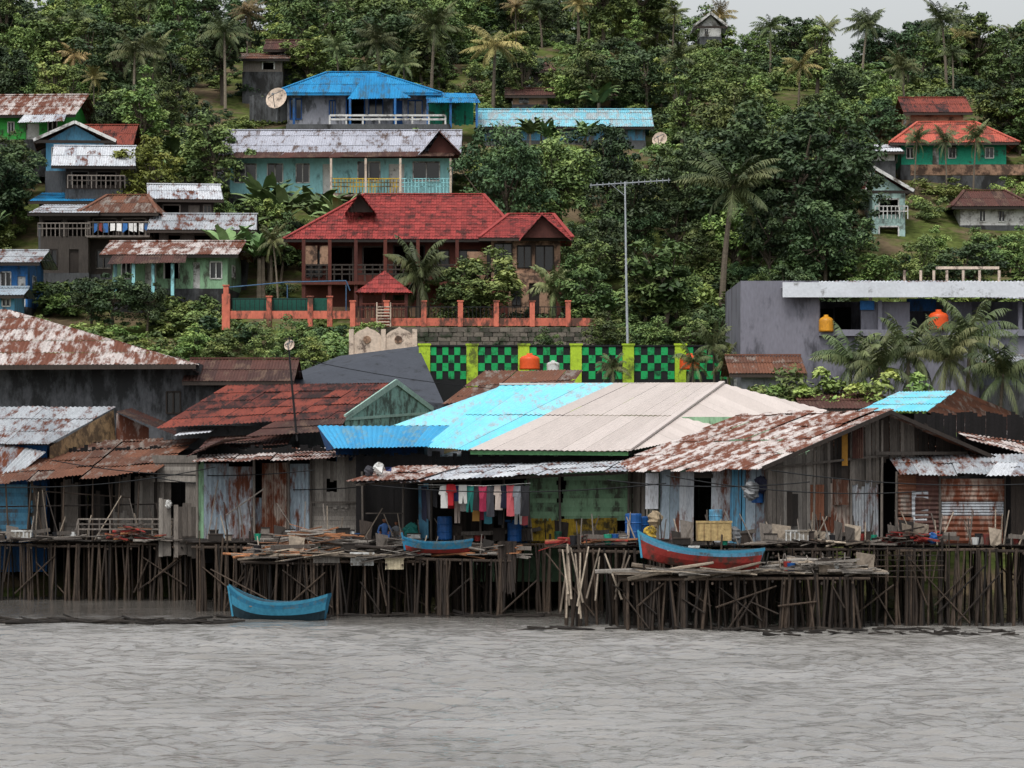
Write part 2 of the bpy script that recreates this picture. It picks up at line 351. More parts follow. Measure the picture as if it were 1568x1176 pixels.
n1=N.new('ShaderNodeTexNoise'); n1.inputs['Scale'].default_value=3.6; n1.inputs['Detail'].default_value=4; n1.inputs['Roughness'].default_value=.55
mp=N.new('ShaderNodeMapping'); mp.inputs['Scale'].default_value=(.5,1,1); L.new(tc.outputs['Object'],mp.inputs[0]); L.new(mp.outputs[0],n1.inputs[0])
sp=N.new('ShaderNodeSeparateXYZ'); L.new(tc.outputs['Object'],sp.inputs[0]); ca=N.new('ShaderNodeMapRange'); ca.inputs[1].default_value=118; ca.inputs[2].default_value=132; ca.inputs[3].default_value=1.; ca.inputs[4].default_value=.4; L.new(sp.outputs['Y'],ca.inputs[0])
bp=N.new('ShaderNodeBump'); bp.inputs['Distance'].default_value=.11; L.new(ca.outputs[0],bp.inputs['Strength']); L.new(n1.outputs[0],bp.inputs['Height']); L.new(bp.outputs[0],bs.inputs['Normal'])
n2=N.new('ShaderNodeTexNoise'); n2.inputs['Scale'].default_value=.12; n2.inputs['Detail'].default_value=3; L.new(tc.outputs['Object'],n2.inputs[0])
cr=N.new('ShaderNodeValToRGB'); cr.color_ramp.elements[0].color=(.205,.196,.180,1); cr.color_ramp.elements[1].color=(.275,.266,.250,1); cr.color_ramp.elements[0].position=.35; cr.color_ramp.elements[1].position=.65
L.new(n2.outputs[0],cr.inputs[0])
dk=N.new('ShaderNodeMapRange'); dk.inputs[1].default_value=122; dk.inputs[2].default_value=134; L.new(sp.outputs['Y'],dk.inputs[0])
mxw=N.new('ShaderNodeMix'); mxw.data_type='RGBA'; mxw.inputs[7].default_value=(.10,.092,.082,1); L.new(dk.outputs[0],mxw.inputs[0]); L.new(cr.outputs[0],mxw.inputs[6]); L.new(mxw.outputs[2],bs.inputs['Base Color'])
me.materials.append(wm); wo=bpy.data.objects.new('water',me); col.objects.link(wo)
# ---------------------------------------------------------------- vegetation meshes
def leafcloud(cen,rad,n,size,rs,flat=.75,asp=.5):
    cen=np.repeat(cen,n,0); rd=np.repeat(rad,n); cr_=np.repeat(rs.rand(len(rad)),n)
    d=rs.normal(size=(len(cen),3)); d/=np.linalg.norm(d,axis=1)[:,None]; d[:,2]=np.where(d[:,2]<-.3,-d[:,2],d[:,2])
    p=cen+d*(rd*rs.uniform(.45,1.12,len(cen)))[:,None]*np.array([1,1,flat])
    nn=d*.6+np.array([0,0,.7])+rs.normal(size=d.shape)*.45; nn/=np.linalg.norm(nn,axis=1)[:,None]
    t=np.cross(nn,rs.normal(size=d.shape)); t/=np.linalg.norm(t,axis=1)[:,None]; b=np.cross(nn,t)
    s=(size*rs.uniform(.6,1.3,len(p)))[:,None]
    v=np.stack([p-t*s,p-b*s*asp,p+t*s,p+b*s*asp],1).reshape(-1,3)
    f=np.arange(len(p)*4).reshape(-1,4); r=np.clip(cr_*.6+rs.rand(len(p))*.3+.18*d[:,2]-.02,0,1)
    return v,f,r
def treemesh(name,seed,Ht,cw,ncl,nl,leaf,lm,czf=.66,czr=.36,crad=(.7,1.3),trunk=True,asp=.5):
    rs=np.random.RandomState(seed); random.seed(seed)
    d=rs.normal(size=(ncl,3)); d/=np.linalg.norm(d,axis=1)[:,None]; rr=rs.uniform(.35,1.08,ncl)**.6
    cen=d*rr[:,None]*np.array([cw,cw,czr*Ht])*(1+.3*np.sin(3*np.arctan2(d[:,1],d[:,0])+seed))[:,None]+np.array([0,0,czf*Ht])
    rad=rs.uniform(crad[0],crad[1],ncl)
    v,f,r=leafcloud(cen,rad,nl,leaf,rs,asp=asp)
    g=Geo()
    if trunk:
        tr=.028*Ht; p0=Vector((0,0,-1.2)); mid=Vector((U(-.3,.3),U(-.3,.3),czf*Ht*.55)); tp=Vector((U(-.3,.3),0,czf*Ht*1.1))
        g.tube([p0,Vector((0,0,.4)),mid,tp],[tr*1.4,tr,tr*.75,tr*.3],7,0)
        for i in range(0,ncl,max(1,ncl//18)):
            q=Vector(cen[i]); s=mid.lerp(tp,R()*.8); m2=s.lerp(q,.5)+Vector((0,0,-.2)); g.tube([s,m2,q],[tr*.4,tr*.25,tr*.08],5,0)
    nb=len(g.v); gv=np.array(g.v).reshape(-1,3); me=bpy.data.meshes.new(name)
    co=np.concatenate([gv,v]); nf=len(g.f)
    me.from_pydata([tuple(x) for x in co],[],g.f+[tuple(x) for x in (f+nb).tolist()])
    me.materials.append(bark); me.materials.append(lm)
    me.polygons.foreach_set('material_index',[0]*nf+[1]*len(f))
    at=me.attributes.new('rnd','FLOAT','FACE'); at.data.foreach_set('value',list(g.r)+r.tolist()); me.update()
    return me
def palmmesh(name,seed,Ht,fl,nf,lm,lean=.1):
    random.seed(seed); g=Geo(); pts=[];rd=[]
    lx=U(-lean,lean)*Ht
    for i in range(9):
        t=i/8; pts.append((lx*t*t,0,-1+(Ht+1)*t)); rd.append(.17*(1-t*.45)+(.08 if i==0 else 0))
    g.tube(pts,rd,7,0); tp=Vector(pts[-1])
    for i in range(nf):
        az=2.4*i+U(-.2,.2); el=U(-.35,1.25) if i<nf*.8 else U(-1.0,-.4); h=Vector((math.cos(az),math.sin(az),0)); L=fl*U(.85,1.1)
        fr=R(); n=30; dr=U(.55,.95); side=Vector((-h.y,h.x,0))
        path=[]
        for k in range(n+1):
            t=k/n; a=el-dr*1.5*t*t; 
            if k==0: pth=tp.copy()
            else: pth=pth+(h*math.cos(a)+Vector((0,0,math.sin(a))))*L/n
            path.append(pth.copy())
        g.tube(path[::5]+[path[-1]],[.03*(1-.1*j) for j in range(len(path[::5])+1)],4,1,fr)
        for k in range(2,n):
            t=k/n; ll=fl*.25*math.sin(math.pi*min(1,.18+t*.85))**.7; dirc=(path[k+1]-path[k]).normalized()
            for sg in (-1,1):
                if R()<.08: continue
                o=path[k]; dd=(side*sg*.75+dirc*.55+Vector((0,0,-.4-.7*R()))).normalized()*ll*U(.75,1.1)
                w=dirc*.034
                m_=o+dd*.55; e=o+dd+Vector((0,0,-.18*ll))
                g.add([o-w,o+w,m_+w,m_-w,e],[(0,1,2,3),(3,2,4)],1,min(1,max(0,fr*.7+R()*.3)))
    me=bpy.data.meshes.new(name); me.from_pydata(g.v,[],g.f); me.materials.append(barkp); me.materials.append(lm)
    me.polygons.foreach_set('material_index',g.m); at=me.attributes.new('rnd','FLOAT','FACE'); at.data.foreach_set('value',g.r); me.update(); return me
def bananamesh(name,seed,Ht,lm):
    random.seed(seed); g=Geo()
    for s in range(3):
        bx,by=U(-.9,.9),U(-.7,.7); hh=Ht*U(.45,.62); g.tube([(bx,by,-.5),(bx,by,hh)],[.14,.08],6,0)
        for i in range(9):
            az=2.4*i+U(-.3,.3); el=U(.6,1.35); h=Vector((math.cos(az),math.sin(az),0)); sd=Vector((-h.y,h.x,0)); L=Ht*U(.4,.55); n=8; fr=R(); p=Vector((bx,by,hh)); dr=U(.7,1.6)
            prev=None
            for k in range(n+1):
                t=k/n; a=el-dr*t*t*1.3; w=L*.14*math.sin(math.pi*min(1,t*.9+.08))**.6+.01; dn=Vector((0,0,-w*.5))
                cur=(p-sd*w+dn,p.copy(),p+sd*w+dn)
                if prev and k>1:
                    if R()>.14: g.quad(prev[0],prev[1],cur[1],cur[0],1,min(1,fr*.6+R()*.4))
                    if R()>.14: g.quad(prev[1],prev[2],cur[2],cur[1],1,min(1,fr*.6+R()*.4))
                prev=cur; p=p+(h*math.cos(a)+Vector((0,0,math.sin(a))))*L/n
    me=bpy.data.meshes.new(name); me.from_pydata(g.v,[],g.f); me.materials.append(barkp); me.materials.append(lm)
    me.polygons.foreach_set('material_index',g.m); at=me.attributes.new('rnd','FLOAT','FACE'); at.data.foreach_set('value',g.r); me.update(); return me
TM={}
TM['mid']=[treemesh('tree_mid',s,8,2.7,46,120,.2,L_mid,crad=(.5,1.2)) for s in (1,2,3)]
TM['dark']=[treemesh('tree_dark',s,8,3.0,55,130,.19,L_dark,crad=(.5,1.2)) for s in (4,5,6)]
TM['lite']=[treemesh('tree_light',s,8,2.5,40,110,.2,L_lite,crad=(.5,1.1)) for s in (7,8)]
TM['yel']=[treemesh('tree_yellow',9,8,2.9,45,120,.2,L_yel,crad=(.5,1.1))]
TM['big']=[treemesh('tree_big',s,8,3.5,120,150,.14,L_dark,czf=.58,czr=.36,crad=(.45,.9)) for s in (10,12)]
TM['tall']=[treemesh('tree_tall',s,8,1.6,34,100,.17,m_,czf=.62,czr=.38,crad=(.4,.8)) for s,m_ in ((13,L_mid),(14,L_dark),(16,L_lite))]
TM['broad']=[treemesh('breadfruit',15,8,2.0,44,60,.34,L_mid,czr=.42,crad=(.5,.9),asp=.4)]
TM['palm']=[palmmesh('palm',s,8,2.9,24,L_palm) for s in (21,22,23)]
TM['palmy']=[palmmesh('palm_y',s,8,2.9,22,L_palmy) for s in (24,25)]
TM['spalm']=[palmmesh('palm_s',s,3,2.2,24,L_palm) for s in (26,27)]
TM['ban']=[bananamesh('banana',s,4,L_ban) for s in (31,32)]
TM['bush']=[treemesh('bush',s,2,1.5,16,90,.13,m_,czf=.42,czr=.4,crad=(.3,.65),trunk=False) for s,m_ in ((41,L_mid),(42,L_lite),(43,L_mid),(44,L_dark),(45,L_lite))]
NOM={'mid':8.6,'dark':8.6,'lite':8.6,'yel':8.6,'big':8,'tall':8.3,'broad':8.6,'palm':9.2,'palmy':9.2,'spalm':4.6,'ban':4,'bush':2}
NM={'mid':'broadleaf_tree','dark':'broadleaf_tree','lite':'broadleaf_tree','yel':'yellow_green_tree','big':'mango_tree','tall':'slender_tree','broad':'breadfruit_tree','palm':'coconut_palm','palmy':'coconut_palm','spalm':'young_palm','ban':'banana_plant','bush':'bush'}
random.seed(77)
def plant(kind,x,y,h,wf=1.,parent=None,zoff=0):
    me=random.choice(TM[kind]); o=bpy.data.objects.new(NM[kind] if not parent else 'clump',me); col.objects.link(o)
    s=h/NOM[kind]; o.scale=(s*wf,s*wf,s); o.rotation_euler.z=U(0,6.28); o.location=(x,y,tz(x,y)+zoff)
    if parent: o.parent=parent
    return o
# ================================================================ FRONT ROW (stilt village)
def deck(name,poly,z,n_p,bz=-1.5,mat=woodd,pm=pile,rr=(.028,.062),brace=12,front=.4):
    fl,fr,br,bl=[Vector((p[0],p[1],0)) for p in poly]
    e=top(name,((fl+br)/2)+Vector((0,0,z)))
    g=Geo(); zt=Vector((0,0,z)); clad(g,fl+zt,bl+zt,br+zt,fr+zt,w=.22,l=60,corr=0,k=1,jit=.01,ragged=.12)
    g.build('deck_boards',[mat],e)
    b=Geo(); L=(fr-fl).length
    for t in (0,.25,.5,.75,1):
        n=max(2,int(L/3)); 
        for i in range(n):
            s0=i/n-.01;s1=(i+1)/n+.02; dz=U(-.07,.05); b.tube([fl.lerp(bl,t).lerp(fr.lerp(br,t),s0)+Vector((0,-U(0,.08),z-.16+dz)),fl.lerp(bl,t).lerp(fr.lerp(br,t),s1)+Vector((0,0,z-.16+dz+U(-.08,.06)))],[.06,.05],6)
    for i in range(int(L/.6)):
        t=(i+R())/(L/.6); p=fl.lerp(fr,t); q=bl.lerp(br,t); dd=(q-p).normalized(); b.tube([p-dd*U(.05,.7)+Vector((0,0,z-.28+U(-.05,.05))),p.lerp(q,.5)+Vector((0,0,z-.28))],[.045,.045],5)
    b.build('joists',[pm],e)
    pg=Geo()
    for i in range(n_p):
        s=R(); t=0 if R()<front else R(); p=fl.lerp(fr,s).lerp(bl.lerp(br,s),t)
        r=U(*rr); lx=random.gauss(0,.17); hx=z-.1+(U(0,.6) if (R()<.07 and t==0) else 0)
        m=Vector((p.x+lx*.5+U(-.09,.09),p.y,(z+bz)/2)); pg.tube([(p.x+lx,p.y+U(-.1,.1),bz),m,(p.x,p.y-.05,hx)],[r*1.15,r,r*.8],6)
    for i in range(brace):
        s=R(); t=random.choice([0,0,R()*.6]); p=fl.lerp(fr,s).lerp(bl.lerp(br,s),t); w=U(-2.2,2.2); pg.tube([(p.x,p.y-.1,U(0,.9)),(p.x+w,p.y-.1,z-U(.2,1.))],[.035,.03],5)
    pg.build('stilts',[pm],e); return e
deck('wooden_jetty_deck',[(X(-80,147),147),(X(345,147),147),(X(330,160),160),(X(-80,160),160)],2.48,150)
deck('wooden_jetty_deck',[(X(300,136.8),136.8),(X(975,136.8),136.8),(X(1000,158),158),(X(270,158),158)],2.70,230)
deck('wooden_jetty_deck',[(X(862,125),124.6),(X(1640,125),124.6),(X(1640,150),150),(X(900,150),150)],2.86,330,brace=34,front=.36)
deck('wooden_jetty_deck',[(X(372,132),132),(X(775,132),132),(X(775,137),137),(X(372,137),137)],2.28,105,brace=18)
deck('driftwood_landing',[(X(950,121.6),121.6),(X(1325,121.6),121.6),(X(1325,124.5),124.5),(X(950,124.5),124.5)],1.95,85,brace=18,mat=woodp)
# --- A1
h=top('stilt_house',P(140,760,152))
roofq(h,'roof',[(-70,742,148.2),(238,722,148.2),(306,672,156),(-20,682,156)],rusty,jit=.03,ragged=.2,warp=.06)
roofq(h,'roof_back',[(306,672,156),(-20,682,156),(-60,710,160),(330,700,160)],rustd)
for (a,b,vt,vb,m,k) in [(-60,44,742,822,skyb,'hplank'),(44,70,745,822,wood,'plank'),(98,120,742,800,wood,'plank'),(98,122,800,824,woodl,'hplank'),(140,160,760,824,woodd,'plank'),(176,200,735,780,wood,'plank'),(206,236,735,824,woodl,'plank'),(172,204,785,824,woodl,'plank'),(240,302,697,738,woodl,'hplank'),(240,262,740,825,wood,'plank'),(284,304,740,825,woodl,'plank')]:
    panel(h,'wall_panel',a,b,vt,vb,149.8+U(-.1,.1),m,k)
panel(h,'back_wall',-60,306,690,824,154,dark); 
g=Geo()
for u in (46,84,96,122,134,170,238,304): g.tube([P(u,826,149.5),P(u+U(-3,3),715 if u>230 else 738,149.5)],[.06,.05],6)
for u in (5,35,60,100,140,165,185,215): g.tube([P(u+U(-9,9),828,148.4),P(u+U(-18,18),738-u*.05,148.4)],[.04,.035],6)
g.tube([P(0,776,148.6),P(240,772,148.6)],[.035,.035],5); g.tube([P(60,752,148.6),P(200,762,148.6)],[.03,.03],5); g.build('posts',[pile],h)
rail(h,'railing',P(120,824,147.2),P(330,824,147.2),.8,13,wood,.03,3)
panel(h,'gate_panel',243,262,772,850,146.8,woodl); panel(h,'gate_panel',266,300,778,846,146.7,wood)
# --- A2
h=top('stilt_house',P(430,760,146))
roofq(h,'roof',[(292,708,141.8),(566,700,141.8),(566,683,150),(318,690,150)],rustw,jit=.03,ragged=.2)
roofq(h,'roof_left',[(285,700,144),(345,672,144),(400,668,152),(320,676,152)],rustd)
for (a,b,vt,vb,m,k) in [(302,312,712,822,ltgreen,'plank'),(312,350,712,822,zincb,'zinc'),(350,388,716,822,zinc,'zinc'),(388,401,764,822,zincb,'zinc'),(401,420,712,820,zincr,'zinc'),(420,440,712,820,zincr,'zinc'),(444,475,712,822,zincb,'zinc'),(477,500,708,770,woodl,'plank'),(516,552,706,770,woodl,'plank'),(500,516,708,732,woodl,'plank'),(500,516,762,770,woodl,'plank'),(477,552,770,824,woodl,'hplank')]:
    panel(h,'wall_panel',a,b,vt,vb,143+U(-.06,.06),m,k)
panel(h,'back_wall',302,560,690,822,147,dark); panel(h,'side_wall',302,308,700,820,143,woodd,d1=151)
g=Geo()
for u in (302,389,442,476,553): g.tube([P(u,824,142.8),P(u,702,142.8)],[.06,.05],6)
g.beam(P(477,769,142.8),P(553,769,142.8),.05,.06); g.tube([P(345,790,142.2),P(405,748,142.2)],[.03,.03],5); g.tube([P(318,826,142.2),P(334,735,142.6)],[.03,.03],5); g.build('posts',[wood],h)
# --- A3
h=top('stilt_house',P(760,760,140))
roofq(h,'roof',[(545,740,135.2),(958,720,135.2),(1000,690,146),(690,692,146)],zincw,jit=.02,ragged=.15)
roofq(h,'roof_patch',[(535,736,135),(640,733,135),(700,714,139),(600,716,139)],rustw,jit=.03,ragged=.2)
for (a,b,vt,vb,m,k) in [(812,850,722,797,ltgreen,'hplank'),(868,962,722,797,ltgreen,'hplank'),(812,945,797,834,yellow,'zinc'),(774,806,796,834,bluep,'hplank'),(641,656,745,822,skyb,'plank'),(740,756,796,830,woodd,'plank')]:
    panel(h,'wall_panel',a,b,vt,vb,137.9+U(-.05,.05),m,k)
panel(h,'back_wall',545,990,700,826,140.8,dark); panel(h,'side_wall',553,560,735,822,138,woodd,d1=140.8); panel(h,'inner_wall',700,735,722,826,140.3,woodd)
g=Geo()
for u in (556,617,660,736,770,810,858,962): g.tube([P(u,832,137.6),P(u+U(-2,2),722,137.6)],[.055,.045],6)
g.beam(P(545,742,136),P(960,724,136),.06,.1); g.beam(P(560,786,137.5),P(617,786,137.5),.05,.05); g.build('posts',[wood],h)
# --- A4 big gabled
def dl(p,q,u):
    k=(u-784)/F; x0,y0=X(*p),p[1]; x1,y1=X(*q),q[1]; t_=(k*y0-x0)/((x1-x0)-k*(y1-y0)); return y0+t_*(y1-y0)
h=top('gabled_stilt_house',P(1300,760,131))
roofq(h,'roof_left',[(918,719,139.5),(1168,715,124.6),(1364,629,127.6),(1128,637,142.5)],rustw,jit=.03,ragged=.15,l=1.8,warp=.03)
rE=P(1562,716,131); rB=rE+(P(1128,637,142.5)-P(1364,629,127.6))
roofq(h,'roof_right',[rE,rB,P(1128,637,142.5),P(1364,629,127.6)],rusty)
g=Geo(); g.beam(P(1168,717,124.5),P(1364,631,127.5),.06,.14,0); g.beam(P(1364,631,127.5),P(1562,718,130.9),.06,.14,0); g.build('bargeboard',[woodd],h)
s0,s1=(964,138),(1172,126); f0,f1=(1172,126),(1535,131.8)
def base_v(d,z=2.86): return VH+(H-z)*F/d
for (a,b,vt,vt1,m,k,vb) in [(964,986,722,722,wood,'plank',0),(986,1010,722,722,woodl,'plank',0),(1010,1040,722,721,zincb,'zinc',0),(1040,1062,724,722,zinc,'zinc',0),(1088,1118,720,719,zinc,'zinc',0),(1118,1142,719,718,skyb,'plank',0),(1142,1172,719,717,zincb,'zinc',0),(1062,1088,720,720,woodd,'hplank',732)]:
    d0=dl(s0,s1,a);d1=dl(s0,s1,b); panel(h,'side_wall_panel',a,b,vt,vb or base_v(d0),d0,m,k,vt1=vt1,vb1=vb or base_v(d1),d1=d1)
rk=lambda u:719-(u-1172)*85/190 if u<1362 else 634+(u-1362)*83/190
for (a,b,m,k,vt,vb) in [(1172,1200,wood,'plank',0,0),(1200,1246,woodl,'plank',0,0),(1246,1272,wood,'plank',0,790),(1246,1272,zincr,'zinc',790,0),(1272,1303,woodd,'plank',0,733),(1272,1303,zincr,'zinc',733,0),(1303,1346,wood,'plank',0,738),(1303,1346,zinc,'zinc',738,0),(1346,1362,woodd,'plank',0,700),(1362,1400,wood,'plank',0,700),(1400,1535,woodd,'plank',0,722)]:
    d0=dl(f0,f1,a);d1=dl(f0,f1,b); panel(h,'gable_wall_panel',a,b,vt or rk(a)+3,vb or base_v(d0),d0,m,k,vt1=vt or rk(b)+3,vb1=vb or base_v(d1),d1=d1)
d0=dl(f0,f1,1283); panel(h,'tarp_patch',1289,1298,664,704,d0-.15,M('ochre_tarp',c(180,130,50)),'plank')
panel(h,'rust_patch',1305,1322,655,700,d0-.1,rustd,'zinc'); panel(h,'window_panel',988,1008,727,778,dl(s0,s1,997)-.5,zincw,'zinc',d1=dl(s0,s1,997)-1.1)
panel(h,'rust_patch',1236,1262,744,792,dl(f0,f1,1250)-.15,rusty,'zinc'); panel(h,'board_patch',1205,1222,760,800,dl(f0,f1,1212)-.12,woodd,'plank'); panel(h,'rust_patch',1275,1300,735,770,dl(f0,f1,1285)-.2,rusty,'zinc')
panel(h,'back_wall',1050,1400,700,825,136,dark); panel(h,'back_wall',1400,1600,640,822,140,dark)
roofq(h,'awning',[(1376,724,126.8),(1640,722,127.5),(1640,696,131.5),(1358,696,129.6)],zinc,jit=.03,ragged=.2,warp=.04)
roofq(h,'awning_upper',[(1510,728,125.6),(1660,724,125.6),(1660,708,128),(1525,708,128)],zincw,jit=.02,ragged=.1)
g=Geo()
for u,d in ((1172,125.9),(1246,dl(f0,f1,1246)-.1),(1303,dl(f0,f1,1303)-.1),(1350,128.5),(1372,127),(1440,127),(1538,127.2)): g.tube([P(u,base_v(d),d),P(u+U(-2,2),rk(u)+4 if u<1360 else 722,d)],[.055,.045],6)
g.beam(P(1172,717,125.8),P(1360,697,128.6),.05,.08); g.beam(P(1340,694,128.2),P(1480,694,130.4),.08,.12); g.build('posts',[wood],h)
for (a,b,m,vt,vb,k) in [(1374,1405,rusty,726,790,'hzinc'),(1374,1400,zincr,792,830,'hzinc'),(1400,1418,zinc,752,832,'hzinc'),(1405,1438,rustd,726,832,'hzinc'),(1442,1534,zincr,733,768,'hzinc'),(1442,1534,zinc,768,790,'hzinc'),(1442,1534,zincr,790,832,'hzinc'),(1548,1640,woodd,722,832,'plank')]: panel(h,'front_sheet',a,b,vt,vb,127.1+U(-.1,.1),m,k)
h=top('stilt_house',P(1560,680,141))
roofq(h,'roof',[(1490,674,136.5),(1680,722,136.5),(1620,640,146),(1428,641,146)],rustw,jit=.02,l=1.6); panel(h,'wall_panel',1470,1640,690,830,146,woodd)
# ================================================================ SECOND ROW
e=top('large_hall',P(900,640,150))
g2=Geo(); clad(g2,P(648,684,140.2),P(717,689,140),P(939,587,152),P(765,589,152.5),w=.8,l=6,corr=.02,k=8); g2.build('cyan_roof',[cyan],e)
g2=Geo(); clad(g2,P(716,689,140),P(962,691,140),P(1106,587,152),P(938,587,152),w=.8,l=6,corr=.02,k=8); g2.build('cream_roof',[cream],e)
A=P(962,691,140);B=P(1268,629,152);C=P(1106,587,152.1)
g2=Geo(); hipface(g2,A,B,C,C,w=.7,l=6,corr=.02,k=6); 
g2.beam(A+Vector((0,0,.06)),C+Vector((0,0,.06)),.25,.08,0,.0); g2.beam(P(765,588,152.5),C,.3,.08,0,0.); g2.build('hip_roof',[cream],e)
b=Geo(); b.box(X(722,141),X(960,141),141,153,1.,Z(692,141),0); b.box(X(960,142),X(1230,152),146,155,1.,Z(640,150),0); b.build('walls',[ltgreen],e)
b=Geo(); b.beam(P(720,693,140.1),P(962,695,140.1),.06,.15); b.build('green_fascia',[M('green_fascia',c(80,130,84))],e)
g=Geo(); clad(g,P(512,687,140),P(655,684,140),P(690,652,145),P(486,652,145),w=.8,l=5,corr=.02,k=8); g.build('blue_lean_to_roof',[blueR],e)
g=Geo(); clad(g,P(600,652,145.2),P(690,652,145.2),P(770,590,152.4),P(745,600,152.4),w=.8,l=6,corr=.02,k=8); g.build('cyan_side_roof',[cyan],e)
b=Geo(); b.box(X(515,144),X(650,144),143.5,149,5.2,Z(682,143),0); b.build('blue_wall',[bluep],e)
g=Geo(); g.add([P(512,687,140.1),P(486,652,145),P(500,690,145)],[(0,1,2)]); g.build('end_gable',[bluep],e)
e=top('rusty_roof_house',P(420,630,160))
roofq(e,'roof',[(238,655,154),(528,640,154),(606,586,162),(345,590,162)],redr,l=1.6,jit=.015)
roofq(e,'roof_back',[(606,586,162),(345,590,162),(320,620,170),(660,625,170)],redr)
g=Geo(); g.add([P(528,642,154.5),P(606,588,162),P(662,628,168),P(662,650,168),P(528,665,154.5)],[(0,1,2,3,4)]); g.build('gable_wall',[M('pale_green_gable',c(158,200,188),c(144,186,174),c(100,120,110),.3,dirt=.25)],e)
g=Geo(); g.beam(P(528,640,154.2),P(607,585,162),.08,.28); g.beam(P(607,585,162),P(664,628,168.2),.08,.25); g.beam(P(528,642,154.4),P(662,632,168),.06,.12); g.build('bargeboard',[M('pale_teal',c(176,210,196))],e)
g=Geo(); g.box(X(270,156),X(528,156),156,168,1,Z(652,156),0); g.build('walls',[conc],e)
roofq(e,'small_roof',[(265,668,153),(320,662,153),(330,656,156),(285,657,156)],zincw)
roofq(e,'low_roof',[(375,668,150),(520,660,150),(530,640,154),(420,645,154)],rustd)
roofq(e,'low_roof',[(300,690,150),(440,680,150),(450,664,155),(320,668,155)],rustd)
# left concrete building
e=top('concrete_house',P(130,600,168))
g=Geo(); wallholes(g,(X(-120,165),165,0),(X(306,165),165,0),2,Z(556,165),[(.88,.93,.72,.84,'win')]); g.box(X(-120,165),X(306,165),165.2,176,2,Z(557,165),0); g.build('walls',[conc,conc,woodd,glass],e)
A=P(-130,560,163.5);B=P(300,558,163.5);C=P(10,474,171);D=P(-60,474,171)
g=Geo(); hipface(g,A,B,C,D,w=.8,l=1.7); hipface(g,B,B+Vector((-.2,14,0)),C,C); g.build('roof',[rustw],e)
g=Geo(); g.beam(A-Vector((0,0,.1)),B-Vector((0,0,.1)),.06,.22); g.build('fascia',[woodd],e)
roofq(e,'side_eave',[(262,552,164),(306,572,164),(306,560,172),(270,545,172)],rustd)
e=top('small_zinc_house',P(90,660,156))
roofq(e,'roof',[(-60,680,152),(74,680,152),(176,623,158),(-40,623,158)],zinc,jit=.01)
g=Geo(); g.add([P(76,684,152.5),P(174,627,157.8),P(178,680,157.8),P(76,720,152.5)],[(0,1,2,3)]); g.build('tan_gable_wall',[M('ochre',c(186,158,116),c(166,138,102),c(120,100,78),.4)],e)
g=Geo(); g.box(X(-60,153),X(72,153),153,158,1,Z(682,153)); g.build('wall',[bluep],e)
roofq(e,'lower_roof',[(-70,726,149.9),(20,732,149.9),(70,692,152.2),(-60,668,152.2)],zinc)
g=Geo(); g.add([P(178,632,158),P(228,655,158),P(228,690,158),P(178,690,158)],[(0,1,2,3)]); g.build('white_gable_wall',[rustw],e)
g=Geo(); clad(g,P(176,630,157),P(270,668,157),P(290,660,163),P(200,624,163),w=.8,l=4); g.build('grey_roof',[rustd],e)
house('brown_roof_house',300,432,640,584,550,164.5,7,concd,rustd,'gx',rect=False,skirt=6)
e=top('slate_roof_building',P(540,600,172))
g=Geo(); g.add([P(405,590,170),P(680,618,168),P(640,530,177),P(520,545,177)],[(0,1,2,3)]); g.add([P(405,590,170),P(680,618,168),P(680,700,168),P(405,700,170)],[(3,2,1,0)]); g.build('slate_roof',[slate],e)
e=top('ornamental_gate_wall',P(587,525,180))
g=Geo(); d=179.5; prof=[]
for u0 in (538,587):
    prof+=[(u0,510)]+[(u0+2+45*t,516-13*math.sin(math.pi*t)**.7+(-3 if .44<t<.56 else 0)) for t in [i/10 for i in range(11)]]+[(u0+48,507)]
vs=[P(u,v,d) for u,v in prof]; n=len(vs); lo=[P(u,552,d) for u,v in prof]
for i in range(n-1):
    a,b,cc,dd=vs[i],vs[i+1],lo[i+1],lo[i]; o=Vector((0,.3,0)); g.quad(dd,cc,b,a,0,.3); g.quad(a,b,b+o,a+o,0,.3)
for u in (538,587,635): g.box(X(u,d)-.12,X(u,d)+.12,d-.1,d+.35,Z(552,d),Z(504,d)); 
for u in (562,610): g.tube([P(u,520,d-.05),P(u,520,d+.05)],[.2,.2],12,1,.5)
g.beam(P(537,548,d-.1),P(637,548,d-.1),.2,.2); g.build('cream_wall',[creamp,tan],e)
e=top('rusted_roof_shed',P(780,590,160)); roofq(e,'roof',[(676,618,158),(870,596,158),(892,566,163),(740,568,163)],rusty,jit=.02); g=Geo(); g.box(X(700,159),X(870,159),159,163,2,Z(606,159)); g.build('wall',[woodd],e)
# checker fence
e=top('checkered_fence',P(885,560,176)); d=176; g=Geo(); gf=Geo(); gp=Geo()
posts=[650,723,802,882,962,1042,1122]
z0,z1=Z(582,d),Z(530,d)
for i,u in enumerate(posts):
    x=X(u,d); gp.box(x-.28,x+.28,d-.12,d+.25,z0-2,Z(529,d)); gp.box(x-.33,x+.33,d-.17,d+.3,Z(529,d),Z(526,d))
    if i<len(posts)-1:
        a=x+.3; b=X(posts[i+1],d)-.3; n=6; m=4; cw=(b-a)/n; ch=(z1-.1-z0)/m
        g.box(a,b,d+.02,d+.1,z0-1.5,z1-.02)
        for p in range(n):
            for q in range(m):
                if (p+q)%2: gf.box(a+p*cw,a+(p+1)*cw,d-.01,d+.018,z0+q*ch+.05,z0+(q+1)*ch+.05)
        g.box(a,b,d-.05,d+.1,z1-.02,z1+.06)
g.box(X(642,d),X(1130,d),d+.11,d+.3,z0-4,z0-.1); g.build('panels',[black],e); gf.build('green_squares',[fgreen],e); gp.build('posts',[lime],e)
